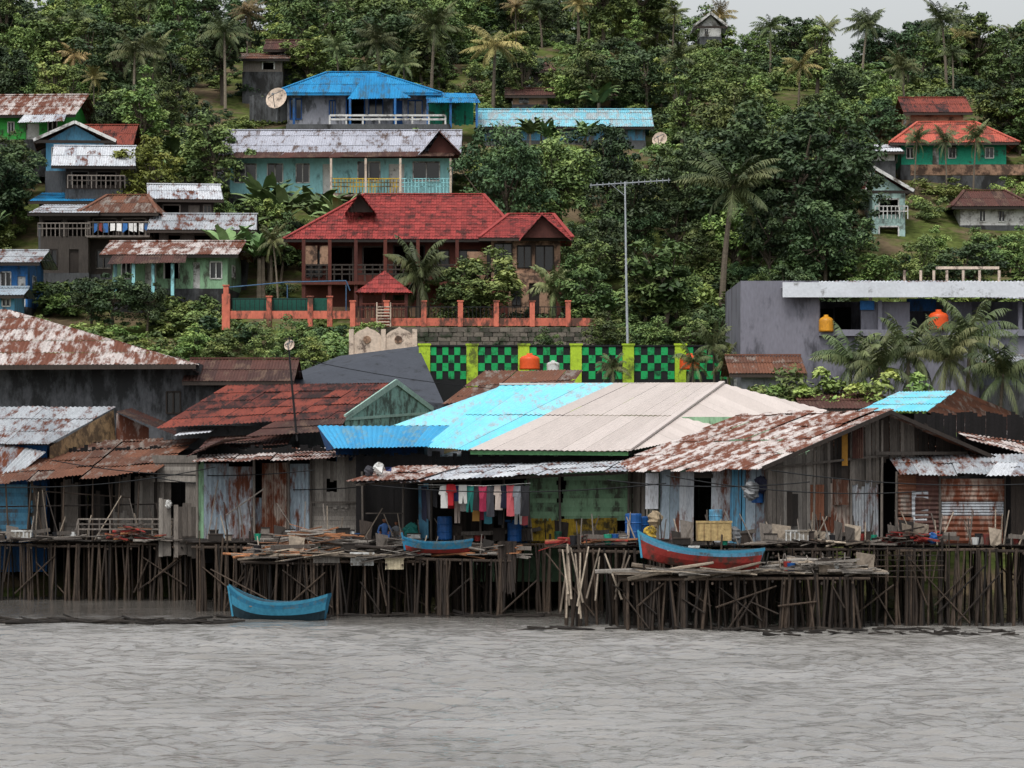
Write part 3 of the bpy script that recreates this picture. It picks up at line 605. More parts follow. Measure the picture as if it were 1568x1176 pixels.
def tank(name,u,v0,v1,d,mat,wf=1.):
    z0,z1=Z(v1,d),Z(v0,d); h=z1-z0; r=h*.62*wf; x=X(u,d); g=Geo()
    pr=[(0,1.),(.1,1.02),(.2,.98),(.3,1.02),(.4,.98),(.5,1.02),(.6,.98),(.68,1),(.8,.8),(.88,.42),(.9,.3),(1,.3)]
    g.tube([(x,d,z0+h*a) for a,b in pr],[r*b for a,b in pr],18,0,.3); return g.build(name,[mat],None,(x,d,z0),True)
tank('water_tank',811,541,566,174.6,tanko); tank('water_tank',847,552,568,174.4,tankw); tank('water_tank',1056,541,566,174.6,tanko)
# grey building right
e=top('grey_concrete_building',P(1350,500,172)); d=168
g=Geo(); g.box(X(1134,d),X(1254,d),d,d+12,5,Z(430,d)); 
g.box(X(1254,d),X(1640,d),d+5,d+12,5,Z(462,d+5))
g.box(X(1254,d)+.003,X(1640,d),d,d+5,5,Z(505,d)); g.box(X(1254,d),X(1640,d),d-.3,d,Z(505,d)-.3,Z(505,d))
for u in (1250,1345,1450,1560): g.box(X(u,d),X(u+6,d),d+.1,d+.4,Z(505,d),Z(460,d))
g.box(X(1320,d),X(1395,d),d+.5,d+.8,Z(505,d),Z(462,d)); g.box(X(1456,d),X(1490,d),d+.5,d+.8,Z(503,d),Z(462,d)); g.box(X(1496,d),X(1535,d),d+.5,d+.8,Z(505,d),Z(490,d)); g.build('walls',[M('grey_blue_concrete',c(122,122,132),c(110,110,120),c(84,84,92),.32,st=(1,1,.35),ns=.6,dirt=.25)],e)
g=Geo(); clad(g,P(1195,442,168.0)+Vector((0,-.4,0)),P(1640,462,168)+Vector((0,-.4,0)),P(1640,430,178),P(1195,430,178),w=.9,l=4); g.build('roof',[zincw],e)
g=Geo(); g.box(X(1197,168),X(1640,168),167.4,167.5,Z(456,168),Z(433,168)); g.build('white_fascia',[M('pale_fascia',c(206,210,216),c(196,200,208),c(160,160,160),.3,dirt=.15)],e)
g=Geo(); 
for a,b,v0,v1,m in ((1293,1318,464,504,0),(1260,1290,466,502,0)): g.box(X(a,d),X(b,d),d+4.8,d+4.95,Z(v1,d),Z(v0,d),m)
g.box(X(1395,d),X(1440,d),d+1.7,d+1.95,Z(474,d),Z(455,d),1); g.box(X(1318,d),X(1340,d),d+.35,d+.45,Z(474,d),Z(460,d),1); g.build('openings',[dark,bluep],e)
g=Geo()
for u in (1385,1410,1430,1450,1475,1500,1530): g.tube([P(u,432,178),P(u,414,178)],[.07,.07],6)
g.box(X(1434,176),X(1530,176),176,176.3,Z(412,176),Z(408,176)); g.build('rooftop_posts',[creamp],e)
RECT.append((1134,1600,400,560,168,10))
tank('water_tank',1265,482,508,167.8,M('amber_plastic',c(214,150,46),rough=.4),.7); tank('water_tank',1437,474,505,167.8,tanko,.8)
house('brown_roof_house',1245,1345,640,626,600,158,8,woodd,rustd,'gx',rect=False,skirt=5)
e=top('cyan_roof_house',P(1390,615,152)); roofq(e,'roof',[(1312,630,148),(1420,630,148),(1468,598,155),(1375,600,155)],cyan,jit=.005)
g=Geo(); g.box(X(1330,149),X(1425,149),149,156,2,Z(633,149)); g.add([P(1418,632,148.3),P(1468,600,155),P(1540,634,160),P(1418,650,148.3)],[(0,1,2,3)]); g.build('walls',[woodd],e)
roofq(e,'roof_right',[P(1468,597,155),P(1420,631,148),P(1490,648,150),P(1560,636,160)],rusty)
house('blue_white_roof_house',1510,1640,590,556,536,166,7,M('grey_blue_wall',c(96,100,112)),zinc,'gx',rect=False,skirt=6)
house('rust_roof_shed',1135,1215,600,572,545,164,6,greyw,rusty,'gx',rect=False,skirt=5)
# ================================================================ HILL HOUSES
e=house('red_roof_house',462,775,470,366,298,205,9,brownw,tiler,'hip',ridge=(.32,.83),oh=1.0,kind='tile',frame=woodd,
  holes=[(.02,.1,.45,.85),(.13,.25,.35,.9,'open'),(.30,.40,0.5,.9,'open'),(.45,.6,.1,.92,'open'),(.63,.72,.5,.85),(.76,.86,.5,.85),(.89,.97,.5,.85)],skm=tan)
rail(e,'veranda_rail',P(465,432,203.6),P(770,432,203.6),1.,26,woodd,.04,3)
g=Geo()
for u in (465,505,545,590,640,700,760): g.box(X(u,203.6)-.1,X(u,203.6)+.1,203.5,203.7,Z(485,203.6),Z(367,203.6))
g.box(X(462,203.6),X(775,203.6),203.4,205,Z(436,203.6),Z(431,203.6)); g.build('veranda_posts',[brownw],e)
g=Geo(); g.box(X(466,203),X(484,203),204.2,204.6,Z(405,204),Z(376,204)); g.box(X(488,203),X(502,203),204.2,204.6,Z(405,204),Z(376,204)); g.box(X(715,203),X(745,203),204.2,204.6,Z(430,204),Z(385,204)); g.build('tan_panels',[tan],e)
g=Geo(); g.add([P(532,325,206),P(572,325,206),P(550,298,206)],[(0,1,2)]); g.build('dormer_gable',[woodd],e)
roofq(e,'dormer_roof',[P(528,328,205.4),P(551,296,205.4),P(551,296,210),P(528,328,210)],tiler,'tile'); roofq(e,'dormer_roof_r',[P(551,296,205.4),P(576,328,205.4),P(576,328,210),P(551,296,210)],tiler,'tile')
e=house('red_roof_annex',752,858,440,364,328,202,7,tan,tiler,'hip',ridge=(.32,.8),oh=.7,kind='tile',frame=woodd,holes=[(.05,.3,.1,.9),(.38,.58,.4,.85),(.64,.9,.35,.85)],skm=brownw)
g=Geo(); wallholes(g,(X(778,201),201,0),(X(842,201),201,0),Z(480,201),Z(418,201),[(.1,.3,.2,.8),(.5,.75,0,.75,'door')]); g.box(X(778,201),X(842,201),201.2,203,Z(485,201),Z(419,201),0); g.build('lower_floor',[tan,tan,woodd,glass],e)
g=Geo(); g.add([P(800,364,200.8),P(868,364,200.8),P(830,332,200.8)],[(0,1,2)]); g.build('gable',[brownw],e)
roofq(e,'gable_roof_r',[P(872,366,200.4),P(872,366,206),P(830,328,206),P(830,328,200.4)],tiler,'tile'); roofq(e,'gable_roof_l',[P(830,328,200.4),P(830,328,206),P(796,366,206),P(796,366,200.4)],tiler,'tile')
# gazebo
e=top('red_roof_gazebo',P(587,460,196)); d=195; g=Geo(); z=Z(448,d); zt=Z(415,d+1.5); x0,x1=X(544,d),X(630,d); xm=(x0+x1)/2
for A,B in (((x0,d,z),(x1,d,z)),((x1,d,z),(x1,d+3,z)),((x1,d+3,z),(x0,d+3,z)),((x0,d+3,z),(x0,d,z))): hipface(g,A,B,(xm,d+1.5,zt),(xm,d+1.5,zt),w=.3,l=.4,corr=.02,k=3)
g.build('roof',[tiler],e); g=Geo()
for x in (x0+.3,xm,x1-.3):
    for y in (d+.3,d+2.7): g.box(x-.09,x+.09,y-.09,y+.09,Z(495,d),z)
g.build('posts',[brownw],e); rail(e,'rail',(x0+.3,d+.25,Z(487,d)),(x1-.3,d+.25,Z(487,d)),.8,10,brownw); RECT.append((540,635,415,500,d,3))
# orange terrace wall & posts
e=top('orange_terrace_wall',P(640,490,193)); d=193.5; g=Geo(); g.box(X(340,d),X(536,d),d,d+.3,Z(488,d),Z(476,d)); g.box(X(536,d),X(912,d),d,d+.3,Z(499,d),Z(487,d))
for u in (346,412,475,505,540,592,649,705,760,815,870): g.box(X(u,d)-.14,X(u,d)+.14,d-.1,d+.35,Z(500,d),Z(438 if u==346 else 455 if u<510 else 462,d)); g.box(X(u,d)-.18,X(u,d)+.18,d-.14,d+.39,Z(438 if u==346 else 455 if u<510 else 462,d),Z(436 if u==346 else 453 if u<510 else 460,d))
g.box(X(340,d),X(352,d),d-.11,d+.36,Z(505,d),Z(450,d)); g.build('wall_and_posts',[peach],e)
RECT.append((340,910,462,500,193,2))
g=Geo()
for a,b in ((346,412),(412,475),(540,592),(592,649),(649,705),(705,760),(760,815),(815,870)):
    zt=470 if a>500 else 458; zb=487 if a>500 else 476
    for k in range(0,9): u=a+(b-a)*k/9; g.beam(P(u,zb,d+.1),P(u,zt,d+.1),.03,.03)
    g.beam(P(a,zt,d+.1),P(b,zt,d+.1),.04,.05)
g.build('railings',[black],e)
g=Geo(); g.box(X(355,d),X(500,d),d+.4,d+.5,Z(476,d),Z(456,d)); g.build('green_mesh',[M('green_mesh',c(26,84,72))],e)
g=Geo(); g.tube([P(350,440,194),P(440,432,194),P(530,430,194)],[.035]*3,6); g.tube([P(530,430,194),P(536,445,194)],[.035]*2,6); 
for u in (350,440,530): g.tube([P(u,436,194),P(u,485,194)],[.035,.035],6)
g.build('pergola_pipe',[M('pipe_grey_blue',c(70,100,130))],e)
g=Geo()
for i in range(7): g.box(X(578,193),X(597,193),192.6,193+.2,Z(497-i*4.6,193)-.06,Z(497-i*4.6,193))
g.beam(P(577,500,192.7),P(577,463,192.7),.06,.06); g.beam(P(598,500,192.7),P(598,463,192.7),.06,.06); g.build('ladder_steps',[creamp],e)
e=top('stone_retaining_wall',P(730,515,193)); g=Geo(); d=193.4
for r_ in range(5):
    u=540+U(0,8)
    while u<905:
        w=U(10,22); g.box(X(u,d)+.02,X(u+w,d)-.02,d-.1-U(0,.08),d+.3,Z(502+7*(r_+1),d)+.02,Z(502+7*r_,d)); u+=w
g.box(X(538,d),X(908,d),d,d+.4,Z(545,d),Z(501,d)); g.build('stones',[stone],e)
# turquoise house
e=house('turquoise_house',352,690,297,238,200,230,9,teal,greyroof,'gx',oh=.7,frame=white,gm=brownw,fascia=brownw,holes=[(.02,.12,.3,.8),(.17,.24,.3,.8),(.3,.36,.3,.8),(.42,.46,0,.8,'door'),(.58,.68,.35,.85),(.72,.79,0,.8,'door'),(.83,.95,.35,.85)])
roofq(e,'porch_roof',[(348,242,228.2),(694,239,228.2),(700,232,229.3),(360,233,229.3)],rustd)
rail(e,'yellow_balcony_rail',P(508,296,227.8),P(612,296,227.8),.95,22,yellow,.03,3); rail(e,'blue_balcony_rail',P(614,296,227.8),P(690,296,227.8),.95,14,teal,.025,3)
g=Geo(); g.box(X(505,228),X(692,228),227.7,230,Z(301,228),Z(296,228)); 
for u in (507,560,613,690): g.box(X(u,227.8)-.07,X(u,227.8)+.07,227.7,227.9,Z(297,228),Z(243,228))
g.build('porch',[creamp],e)
g=Geo(); g.add([P(652,238,229),P(706,238,229),P(672,205,229)],[(0,1,2)]); g.build('right_gable',[brownw],e)
roofq(e,'right_roof_l',[P(672,200,228.4),P(672,200,236),P(640,238,236),P(640,238,228.4)],greyroof); roofq(e,'right_roof_r',[P(710,240,228.4),P(710,240,236),P(672,200,236),P(672,200,228.4)],rustd)
panel(e,'left_annex',330,352,250,285,230.5,greyw,'plank')
# blue roof house
e=house('blue_roof_house',440,655,192,142,111,250,8,greyw,deepb,'hip',ridge=(.3,.6),oh=1.0,frame=M('deep_blue_trim',c(30,80,140)),holes=[(.02,.1,.2,.85),(.3,.34,.2,.8),(.42,.55,.05,.9,'open'),(.58,.68,.3,.85),(.75,.82,0,.8,'door'),(.86,.96,.2,.8)],fascia=deepb)
g=Geo(); hipface(g,P(532,152,247.5),P(630,150,247.5),P(571,113,250.5),P(560,113,250.5)); g.build('front_hip_roof',[deepb],e)
roofq(e,'right_awning',[(655,157,247),(736,157,247),(728,143,251),(650,141,251)],deepb)
g=Geo()
for u in (450,536,605,655,690,730): g.box(X(u,247.3)-.08,X(u,247.3)+.08,247.2,247.4,Z(195,247),Z(150,247))
g.build('posts',[bluep],e); rail(e,'white_balustrade',P(505,192,246),P(682,192,246),.7,7,white,.06,2)
panel(e,'dark_annex',382,440,148,182,251,concd,'plank'); panel(e,'green_screen',655,725,160,188,250,greenp,'plank')
g=Geo(); g.box(X(440,247),X(690,247),245.6,250,Z(200,247),Z(193,247)); g.build('terrace',[concd],e); RECT.append((380,740,108,196,246,8))
def dish(name,u,v,d,r,tilt=(-.35,-.85,.35)):
    cpt=P(u,v,d); n=Vector(tilt).normalized(); a=n.cross(Vector((0,0,1))).normalized(); b=a.cross(n); g=Geo(); vs=[cpt-n*r*.25]; fs=[]; K=20
    for ring in (1,2,3):
        q=r*ring/3
        for k in range(K): t=2*math.pi*k/K; vs.append(cpt-n*(r*.25*(1-(ring/3)**2))+(a*math.cos(t)+b*math.sin(t))*q)
    for k in range(K):
        fs.append((0,1+k,1+(k+1)%K))
        for ring in (0,1): o=1+ring*K; fs.append((o+k,o+K+k,o+K+(k+1)%K,o+(k+1)%K))
    g.add(vs,fs,0,.3); g.tube([cpt+n*r*.7,cpt+a*r*.8],[.03,.03],5,1); g.tube([cpt+n*r*.7,cpt-a*r*.5+b*r*.7],[.03,.03],5,1); g.tube([cpt+n*r*.7,cpt-b*r*.9],[.03,.03],5,1)
    g.tube([cpt+n*r*.7,cpt+n*r*.8],[.12*min(1,r),.12*min(1,r)],8,1); g.tube([cpt-n*r*.28,(cpt.x,cpt.y+.2,cpt.z-r*1.9)],[.06*min(1,r*1.5)]*2,6,1); return g.build(name,[creamp,metal],None,cpt)
dish('satellite_dish',423,150,246,.8)
e=house('cyan_roof_hall',742,988,215,194,168,248,9,skyb,M('cyan_pale_roof',c(120,190,208),c(150,200,212),c(190,204,208),.45,st=SH),'gx',oh=.6,holes=[(.1,.2,.3,.8),(.4,.5,.3,.8)])
dish('satellite_dish',1010,213,247,.55)
# left group
e=house('green_house',-30,108,214,176,146,236,8,brightg,rustw,'gx',oh=.8,holes=[(.35,.42,.3,.75),(.55,.7,0,.7,'door'),(.8,.9,.3,.8)],yaw=-4)
roofq(e,'porch_roof',[(38,188,233),(110,186,233),(110,174,235.5),(45,174,235.5)],zincw)
e=house('teal_house',62,150,262,215,196,228,7,skyb,rustd,'gy',oh=.8,holes=[(.1,.3,.35,.8),(.5,.65,0,.75,'door'),(.75,.92,.35,.8)],yaw=6)
house('red_roof_cottage',135,192,255,222,192,232,6,greenp,redr,'gx',holes=[(.2,.4,.3,.8)])
e=house('balcony_house',95,180,290,254,224,223,6,woodd,zincw,'gx',oh=.9,holes=[(.1,.4,.2,.8,'open'),(.55,.9,.2,.8,'open')],frame=wood,yaw=5)
rail(e,'rail',P(95,288,221.8),P(182,288,221.8),.8,12,wood)
house('blue_roof_shack',60,130,345,308,294,222,5,woodd,deepb,'shed',holes=[(.2,.6,.3,.8)])
e=house('wooden_balcony_house',62,135,418,326,312,213,6,wood,zincw,'shed',oh=.7,holes=[(.05,.45,.62,.9,'open'),(.55,.95,.62,.9,'open'),(.1,.35,.1,.4),(.6,.8,0,.4,'door')],frame=woodd)
rail(e,'balcony_rail',P(58,362,211.6),P(138,362,211.6),.8,12,wood)
e=house('rust_roof_balcony_house',142,232,420,326,299,214,6,woodd,rusty,'hip',oh=.7,holes=[(.05,.45,.62,.92,'open'),(.55,.95,.62,.92,'open'),(.1,.35,.1,.4),(.6,.8,0,.4,'door')],frame=wood,yaw=-3)
rail(e,'balcony_rail',P(140,360,212.6),P(235,360,212.6),.8,12,wood); g=Geo(); g.box(X(138,212.6),X(236,212.6),212.5,214,Z(364,213),Z(361,213)); g.build('balcony_floor',[wood],e)
g=Geo(); u=150
while u<228:
    w=U(4,8); g.add([P(u,342,212.4),P(u+w,342,212.4),P(u+w,342+U(9,15),212.3),P(u,342+U(9,15),212.3)],[(0,1,2,3)],random.choice([0,1,2])); u+=w+U(0,5)
g.build('hanging_laundry',[white,redp,bluep],e)
e=house('zinc_roof_upper_house',232,318,345,305,283,218,6,woodd,zincw,'gx',oh=.6,holes=[(.1,.4,.2,.8,'open'),(.55,.75,0,.8,'door'),(.82,.95,.3,.8)],frame=wood,yaw=7)
house('zinc_roof_lower_house',240,372,385,352,328,212,6,wood,zinc,'gx',oh=.7,holes=[(.1,.25,.2,.8,'open'),(.4,.6,.2,.8,'open'),(.75,.9,.2,.8)],frame=woodd,yaw=3)
e=house('green_wall_cottage',175,352,442,390,370,205,7,ltgreen,rustw,'gx',oh=.7,holes=[(.08,.16,.3,.8),(.28,.38,0,.75,'door'),(.45,.58,.3,.8,'open'),(.7,.76,.0,.8,'door'),(.85,.95,.3,.8)],yaw=-2)
roofq(e,'porch_roof',[(170,404,202),(290,402,202),(290,390,204.4),(176,390,204.4)],rustd)
g=Geo()
for u in (182,210,240,270): g.box(X(u,202.4)-.09,X(u,202.4)+.09,202.3,202.5,Z(452,202),Z(403,202))
g.build('teal_columns',[teal],e)
e=house('blue_wall_house',-60,42,470,402,384,203,7,bluep,zinc,'gx',oh=.8,holes=[(.6,.75,.3,.8),(.85,.97,0,.7,'door')])
house('blue_cottage',-40,22,476,452,440,198,4,skyb,zincb,'gx',holes=[(.7,.9,.3,.8)])
house('hilltop_hut',415,466,108,76,62,275,5,woodd,rustd,'gx',holes=[(.2,.45,.2,.8,'open')],rect=False); house('hilltop_hut',372,432,110,90,80,272,4,wood,rusty,'shed',holes=[(.5,.8,.2,.8,'open')],rect=False)
house('hilltop_hut',790,838,130,108,96,276,5,woodd,rustd,'hip',holes=[(.2,.45,.2,.8,'open')],rect=False); house('hilltop_hut',785,838,160,146,136,262,5,tan,rustd,'gx',holes=[(.2,.45,.2,.8)],rect=False);house('hilltop_hut',895,935,163,150,138,265,5,tan,rustd,'gx',rect=False)
house('hilltop_house',1072,1104,56,40,26,318,5,white,zincw,'gy',holes=[(.2,.4,.2,.8)])
house('green_villa',1385,1545,252,218,187,238,8,greenp,orr,'hip',ridge=(.25,.7),oh=.8,holes=[(.05,.12,.3,.8),(.3,.36,0,.8,'door'),(.45,.52,.3,.8),(.8,.88,.3,.8)],yaw=-3)
house('red_roof_shed',1395,1475,188,172,150,246,6,tan,redr,'gx')
e=house('white_upper_house',1336,1386,372,292,262,222,6,M('pale_teal_wall',c(176,206,200),c(160,190,186),c(120,130,126),.35),redr,'gy',ridge=(.15,.2),oh=.5,holes=[(.2,.8,.1,.32,'open'),(.2,.8,.55,.85,'open')]); rail(e,'rail',P(1340,335,221.8),P(1390,335,221.8),.8,8,white)
house('brown_roof_cottage',1470,1568,345,316,292,226,7,white,rustd,'hip',holes=[(.3,.4,.2,.8),(.6,.7,.2,.8)])
house('small_tiled_hut',1335,1370,246,232,220,236,3,white,zincw,'shed')
g=Geo(); d=234; g.box(X(1395,d),X(1568,d),d,d+.4,Z(268,d),Z(252,d)); g.build('orange_terrace_edge',[tan],None,P(1480,260,d))
# ================================================================ mast & pole
g=Geo(); d=182; g.tube([P(962,575,d),P(959,430,d),P(957,278,d)],[.07,.06,.04],7); g.tube([P(903,284,d),P(1026,276,d)],[.03,.03],5)
for i in range(14):
    t=i/13; p=P(905,284,d).lerp(P(1024,276,d),t); l=.22+.18*abs(t-.2); g.tube([p+Vector((0,-l,.0)),p+Vector((0,l,0))],[.015,.015],4); g.tube([p+Vector((0,0,-.12)),p+Vector((0,0,.12))],[.018,.018],4)
g.tube([P(957,300,d),P(935,281.6,d)],[.015,.015],4); g.build('antenna_mast',[M('mast_metal',c(170,176,182))],None,P(960,500,d))
g=Geo(); d=150; g.tube([P(455,675,d),P(447,590,d),P(442,530,d)],[.05,.045,.035],6); g.tube([P(434,520,d),P(450,516,d)],[.02,.02],4); 
g.tube([P(443,515,d),P(443,535,d)],[.03,.03],5); g.build('antenna_pole',[black],None,P(450,600,d)); dish('satellite_dish',443,528,149.9,.24)
def wire(p,q,sag,r=.02):
    g=Geo(); n=12; g.tube([p.lerp(q,i/n)-Vector((0,0,sag*4*(i/n)*(1-i/n))) for i in range(n+1)],[r]*(n+1),4); return g.build('power_cable',[black],None,p)
wire(P(1180,720,124.5),P(1600,740,124.5),.25); wire(P(80,705,146),P(480,720,141),.4); wire(P(560,742,135),P(1020,740,124),.3); wire(P(930,735,126),P(1240,738,124.5),.2); wire(P(442,545,150),P(960,600,160),.5,.014); wire(P(230,730,147),P(560,745,141),.3); wire(P(-20,745,146),P(330,715,141),.3); wire(P(1020,728,124),P(1420,752,124.3),.3)
# ================================================================ props
e=top('laundry_line',P(740,745,135.3)); g=Geo(); g.tube([P(640,742,135.3),P(740,744,135.3),P(812,740,135.3)],[.01]*3,4); g.tube([P(640,746,136.3),P(812,745,136.3)],[.01]*2,4); g.build('rope',[white],e)
cols=[c(215,215,212),c(180,36,44),c(40,50,90),c(205,205,200),c(36,116,108),c(30,30,34),c(150,40,70),c(60,60,66),c(196,180,170),c(26,28,48),c(190,90,96),c(120,124,130),c(36,36,40),c(70,140,156),c(200,150,80)]
ms=[M('cloth',k,dirt=.15,bump=0) for k in cols]
i=0
for dd,us,ue in ((135.3,674,806),(136.3,684,806)):
    u=us
    while u<ue:
        w=U(9,15); hh=U(24,50) if dd<136 else U(34,60); d=dd+U(-.08,.08); g=Geo(); v0=743+U(-1,2); kind=R()
        if kind<.55: out=[(0,0),(w*.3,-1),(w*.7,-1),(w,0),(w*1.15,hh*.35),(w*.9,hh*.4),(w*.88,hh),(w*.12,hh),(w*.1,hh*.4),(-w*.15,hh*.35)]
        elif kind<.8: out=[(0,0),(w*.5,0),(w,0),(w*.95,hh),(w*.6,hh),(w*.5,hh*.35),(w*.4,hh),(w*.05,hh)]
        else: out=[(0,0),(w*.5,1),(w,0),(w*.97,hh*.5),(w,hh),(w*.5,hh*1.02),(0,hh),(w*.03,hh*.5)]
        pts=[P(u+a+U(-1,1),v0+b,d+U(-.05,.05)) for a,b in out]; cen=sum(pts,Vector())/len(pts)+Vector((0,-.06,0)); n=len(pts)
        g.add([cen]+pts,[(0,1+k,1+(k+1)%n) for k in range(n)],0,.5); g.build('garment',[ms[i%len(ms) if dd<136 else (i*7)%len(ms)]],e); i+=1; u+=w*U(.7,.95)
for (u,v,w,hh,k) in ((645,745,9,55,9),(652,750,7,48,7),(662,748,8,30,5),(574,715,12,9,0),(590,715,10,7,2)): 
    g=Geo(); g.add([P(u,v,135.6),P(u+w,v,135.7),P(u+w*.9,v+hh,135.5),P(u+w*.1,v+hh*.9,135.7)],[(0,1,2,3)]); g.build('garment',[ms[k]],e)
def boat(name,u0,u1,d,zk,hgt,beam,mats,yaw=0,rise=.35):
    x0,x1=X(u0,d),X(u1,d); L=x1-x0; cx=(x0+x1)/2; g=Geo(); n=18; secs=[]
    for i in range(n+1):
        t=-1+2*i/n; w=beam/2*(1-abs(t)**3.2 if t<0 else 1-.45*abs(t)**3.2)+.02; sh=hgt*(1+rise*(abs(t)**2.2)*(1.4 if t<0 else .7)); kz=hgt*(.30 if t<0 else .16)*abs(t)**3
        x=t*L/2; xt=x*1.04
        pr=[(0,kz,x*.93),(.45,kz+.06*hgt,x*.95),(.78,kz+(sh-kz)*.38,x*.98),(.92,kz+(sh-kz)*.68,x),(1.,sh-.14*hgt,xt),(1.03,sh,xt)]
        inn=[(.9,sh,xt),(.75,kz+(sh-kz)*.35+.05,x*.97),(0,kz+.1,x*.93)]
        secs.append([(w*a,z,xx) for a,z,xx in pr+inn])
    m=len(secs[0]); mi=[2,2,1,0,3,3,4,4]
    for sg in (-1,1):
        for i in range(n):
            for j in range(m-1):
                a,b,cc,dd=secs[i][j],secs[i+1][j],secs[i+1][j+1],secs[i][j+1]
                g.add([(p[2],p[0]*sg,p[1]) for p in (a,b,cc,dd)],[(0,1,2,3)],mi[j],.3+.1*R())
        g.add([(p[2],p[0]*sg,p[1]) for p in secs[n][:6]]+[(secs[n][5][2],0,secs[n][5][1])],[tuple(range(7))],0,.3)
    for t in (-.5,0,.5): 
        g.box(t*L/2-.1,t*L/2+.1,-beam*.42,beam*.42,hgt*.78,hgt*.84,5)
    g.beam((-.96*L/2,0,hgt*.3),(-.96*L/2*1.1,0,hgt*1.75),.07,.07,3)
    ob=g.build(name,mats); ob.location=(cx,d,zk); ob.rotation_euler.z=math.radians(yaw); return ob
hb=M('boat_blue',c(48,124,158),c(38,108,142),c(120,134,134),.35,dirt=.35); hw=M('boat_cream',c(170,176,160),c(150,158,146),dirt=.4); hdk=M('boat_dark',c(34,56,66)); hrim=M('boat_rim',c(60,136,166),dirt=.3); hin=M('boat_inside',c(62,94,110),dirt=.5)
boat('moored_boat',352,503,129.6,-.12,.78,1.25,[hb,hrim,hdk,hrim,hin,woodl],yaw=-8,rise=.6)
boat('beached_boat',618,722,132.2,2.36,.46,.9,[hb,hb,redp,hb,hin,woodl],yaw=4)
bt=boat('beached_boat',978,1165,122.1,2.14,.66,1.15,[redp,redp,redp,hrim,hin,woodl],yaw=-4,rise=.5); bt.rotation_euler.y=math.radians(4.5)
bt.data.materials[0]=skyb
def heap(name,u0,u1,d0,d1,z,n,mats,lmax=2.6,hh=.5,ang=.25,th=.05):
    cpt=Vector((X((u0+u1)/2,d0),(d0+d1)/2,z)); g=Geo()
    for i in range(n):
        t=R(); x=X(u0+(u1-u0)*t,d0); y=U(d0,d1); L=U(.6,lmax); a=random.gauss(0,ang); zz=z+hh*R()*(1-abs(2*t-1)**2)
        dx=Vector((math.cos(a),math.sin(a),random.gauss(0,.1)))*L/2; p=Vector((x,y,zz+.04))
        if R()<.7: g.beam(p-dx,p+dx,U(.08,.22),U(.02,.06),random.randrange(len(mats)))
        else: g.tube([p-dx,p+dx*.2+Vector((0,0,U(-.06,.06))),p+dx],[th*U(.6,1.2)]*2+[th*.6],6,random.randrange(len(mats)))
    return g.build(name,mats,None,cpt)
heap('lumber_pile',405,545,132.3,135,2.35,130,[woodo,woodl,woodo,wood],hh=.85); heap('lumber_pile',380,520,131.8,133,2.25,50,[woodo,woodp,wood],hh=.25)
heap('lumber_pile',560,640,132.1,134,2.3,60,[wood,woodl,woodd],hh=.6); heap('lumber_pile',690,765,132.1,134,2.3,60,[woodo,woodl,wood],hh=.4)
heap('lumber_pile',862,985,124.8,126,2.9,36,[woodo,redp,wood],hh=.2); heap('driftwood_heap',955,1160,121.2,122.6,1.96,40,[woodp,woodl],hh=.1,ang=.08,lmax=3.2,th=.07)
heap('driftwood_heap',1160,1330,121.6,124.2,1.95,120,[woodp,wood,woodl],hh=.45,ang=.5,lmax=2.2); heap('driftwood_heap',400,620,131.7,132.4,2.2,50,[woodp,wood],hh=.15,ang=.15,lmax=3)
heap('driftwood_heap',1180,1300,124.8,125.6,2.0,50,[pile,wood],hh=1.1,ang=1.1,lmax=1.8); heap('lumber_pile',170,240,146.6,147.4,2.5,36,[woodo,redp,wood],hh=.6,ang=.5,lmax=1.6)
heap('lumber_pile',1345,1440,124.6,125.2,2.9,30,[wood,pile,redp],hh=.5,ang=.5,lmax=1.6); heap('lumber_pile',1160,1340,124.5,125.4,2.88,50,[wood,woodp,woodd],hh=.15,ang=.4,lmax=1.8); heap('lumber_pile',0,330,146.6,147.2,2.48,60,[wood,woodl,woodd],hh=.2,ang=.3,lmax=1.8)
for a in ((-60,345,126,128.2,160),(340,900,131,133,70)): heap('mud_debris_line',a[0],a[1],a[2],a[3],.0,a[4],[mud],hh=.05,ang=.2,lmax=1.4,th=.06)
heap('mud_debris_line',1180,1560,117.5,122,.0,60,[mud],hh=.04,ang=.4,lmax=.6,th=.05); heap('mud_debris_line',800,1300,121,123,.0,50,[mud],hh=.05,ang=.3,lmax=1.,th=.06)
def clutter(u0,u1,d,z,n,hmax=2.2):
    g=Geo(); mats=[wood,woodp,tankb,redp,tankw,woodd,greenp,ms[5]]
    for i in range(n):
        u=U(u0,u1); x=X(u,d); y=d+U(0,.8); k=R()
        if k<.45: L=U(.7,hmax); a=random.gauss(0,.25); g.tube([(x,y,z),(x+L*a,y+.3,z+L)],[.03,.022],5,random.choice([0,1,5]))
        elif k<.62: hh=U(.22,.4); g.tube([(x,y,z),(x,y,z+hh)],[.11,.15],10,random.choice([2,3,4,6,7]))
        elif k<.8: w=U(.2,.6); hh=U(.15,.5); g.box(x,x+w,y,y+.3,z+.01,z+hh,random.choice([0,4,5,5,1])); g.box(x-.02,x+w+.02,y-.02,y+.32,z+hh,z+hh+.04,5)
        elif k<.9: w=U(.3,.7); hh=U(.4,.9); g.add([(x,y,z+hh+.1),(x+w,y,z+hh),(x+w*.9,y-.1,z+.05),(x+w*.4,y-.05,z-.1),(x+.05,y-.12,z)],[(0,1,2,3,4)],random.choice([0,5,7,1]))
        else: L=U(.8,1.6); g.beam((x,y,z+.3),(x+L,y+.1,z+.3+U(-.1,.2)),.04,.15,0); g.tube([(x+.1,y,z-.1),(x+.1,y,z+.4)],[.03,.03],5,0)
    g.build('deck_clutter',mats,None,(X((u0+u1)/2,d),d,z))
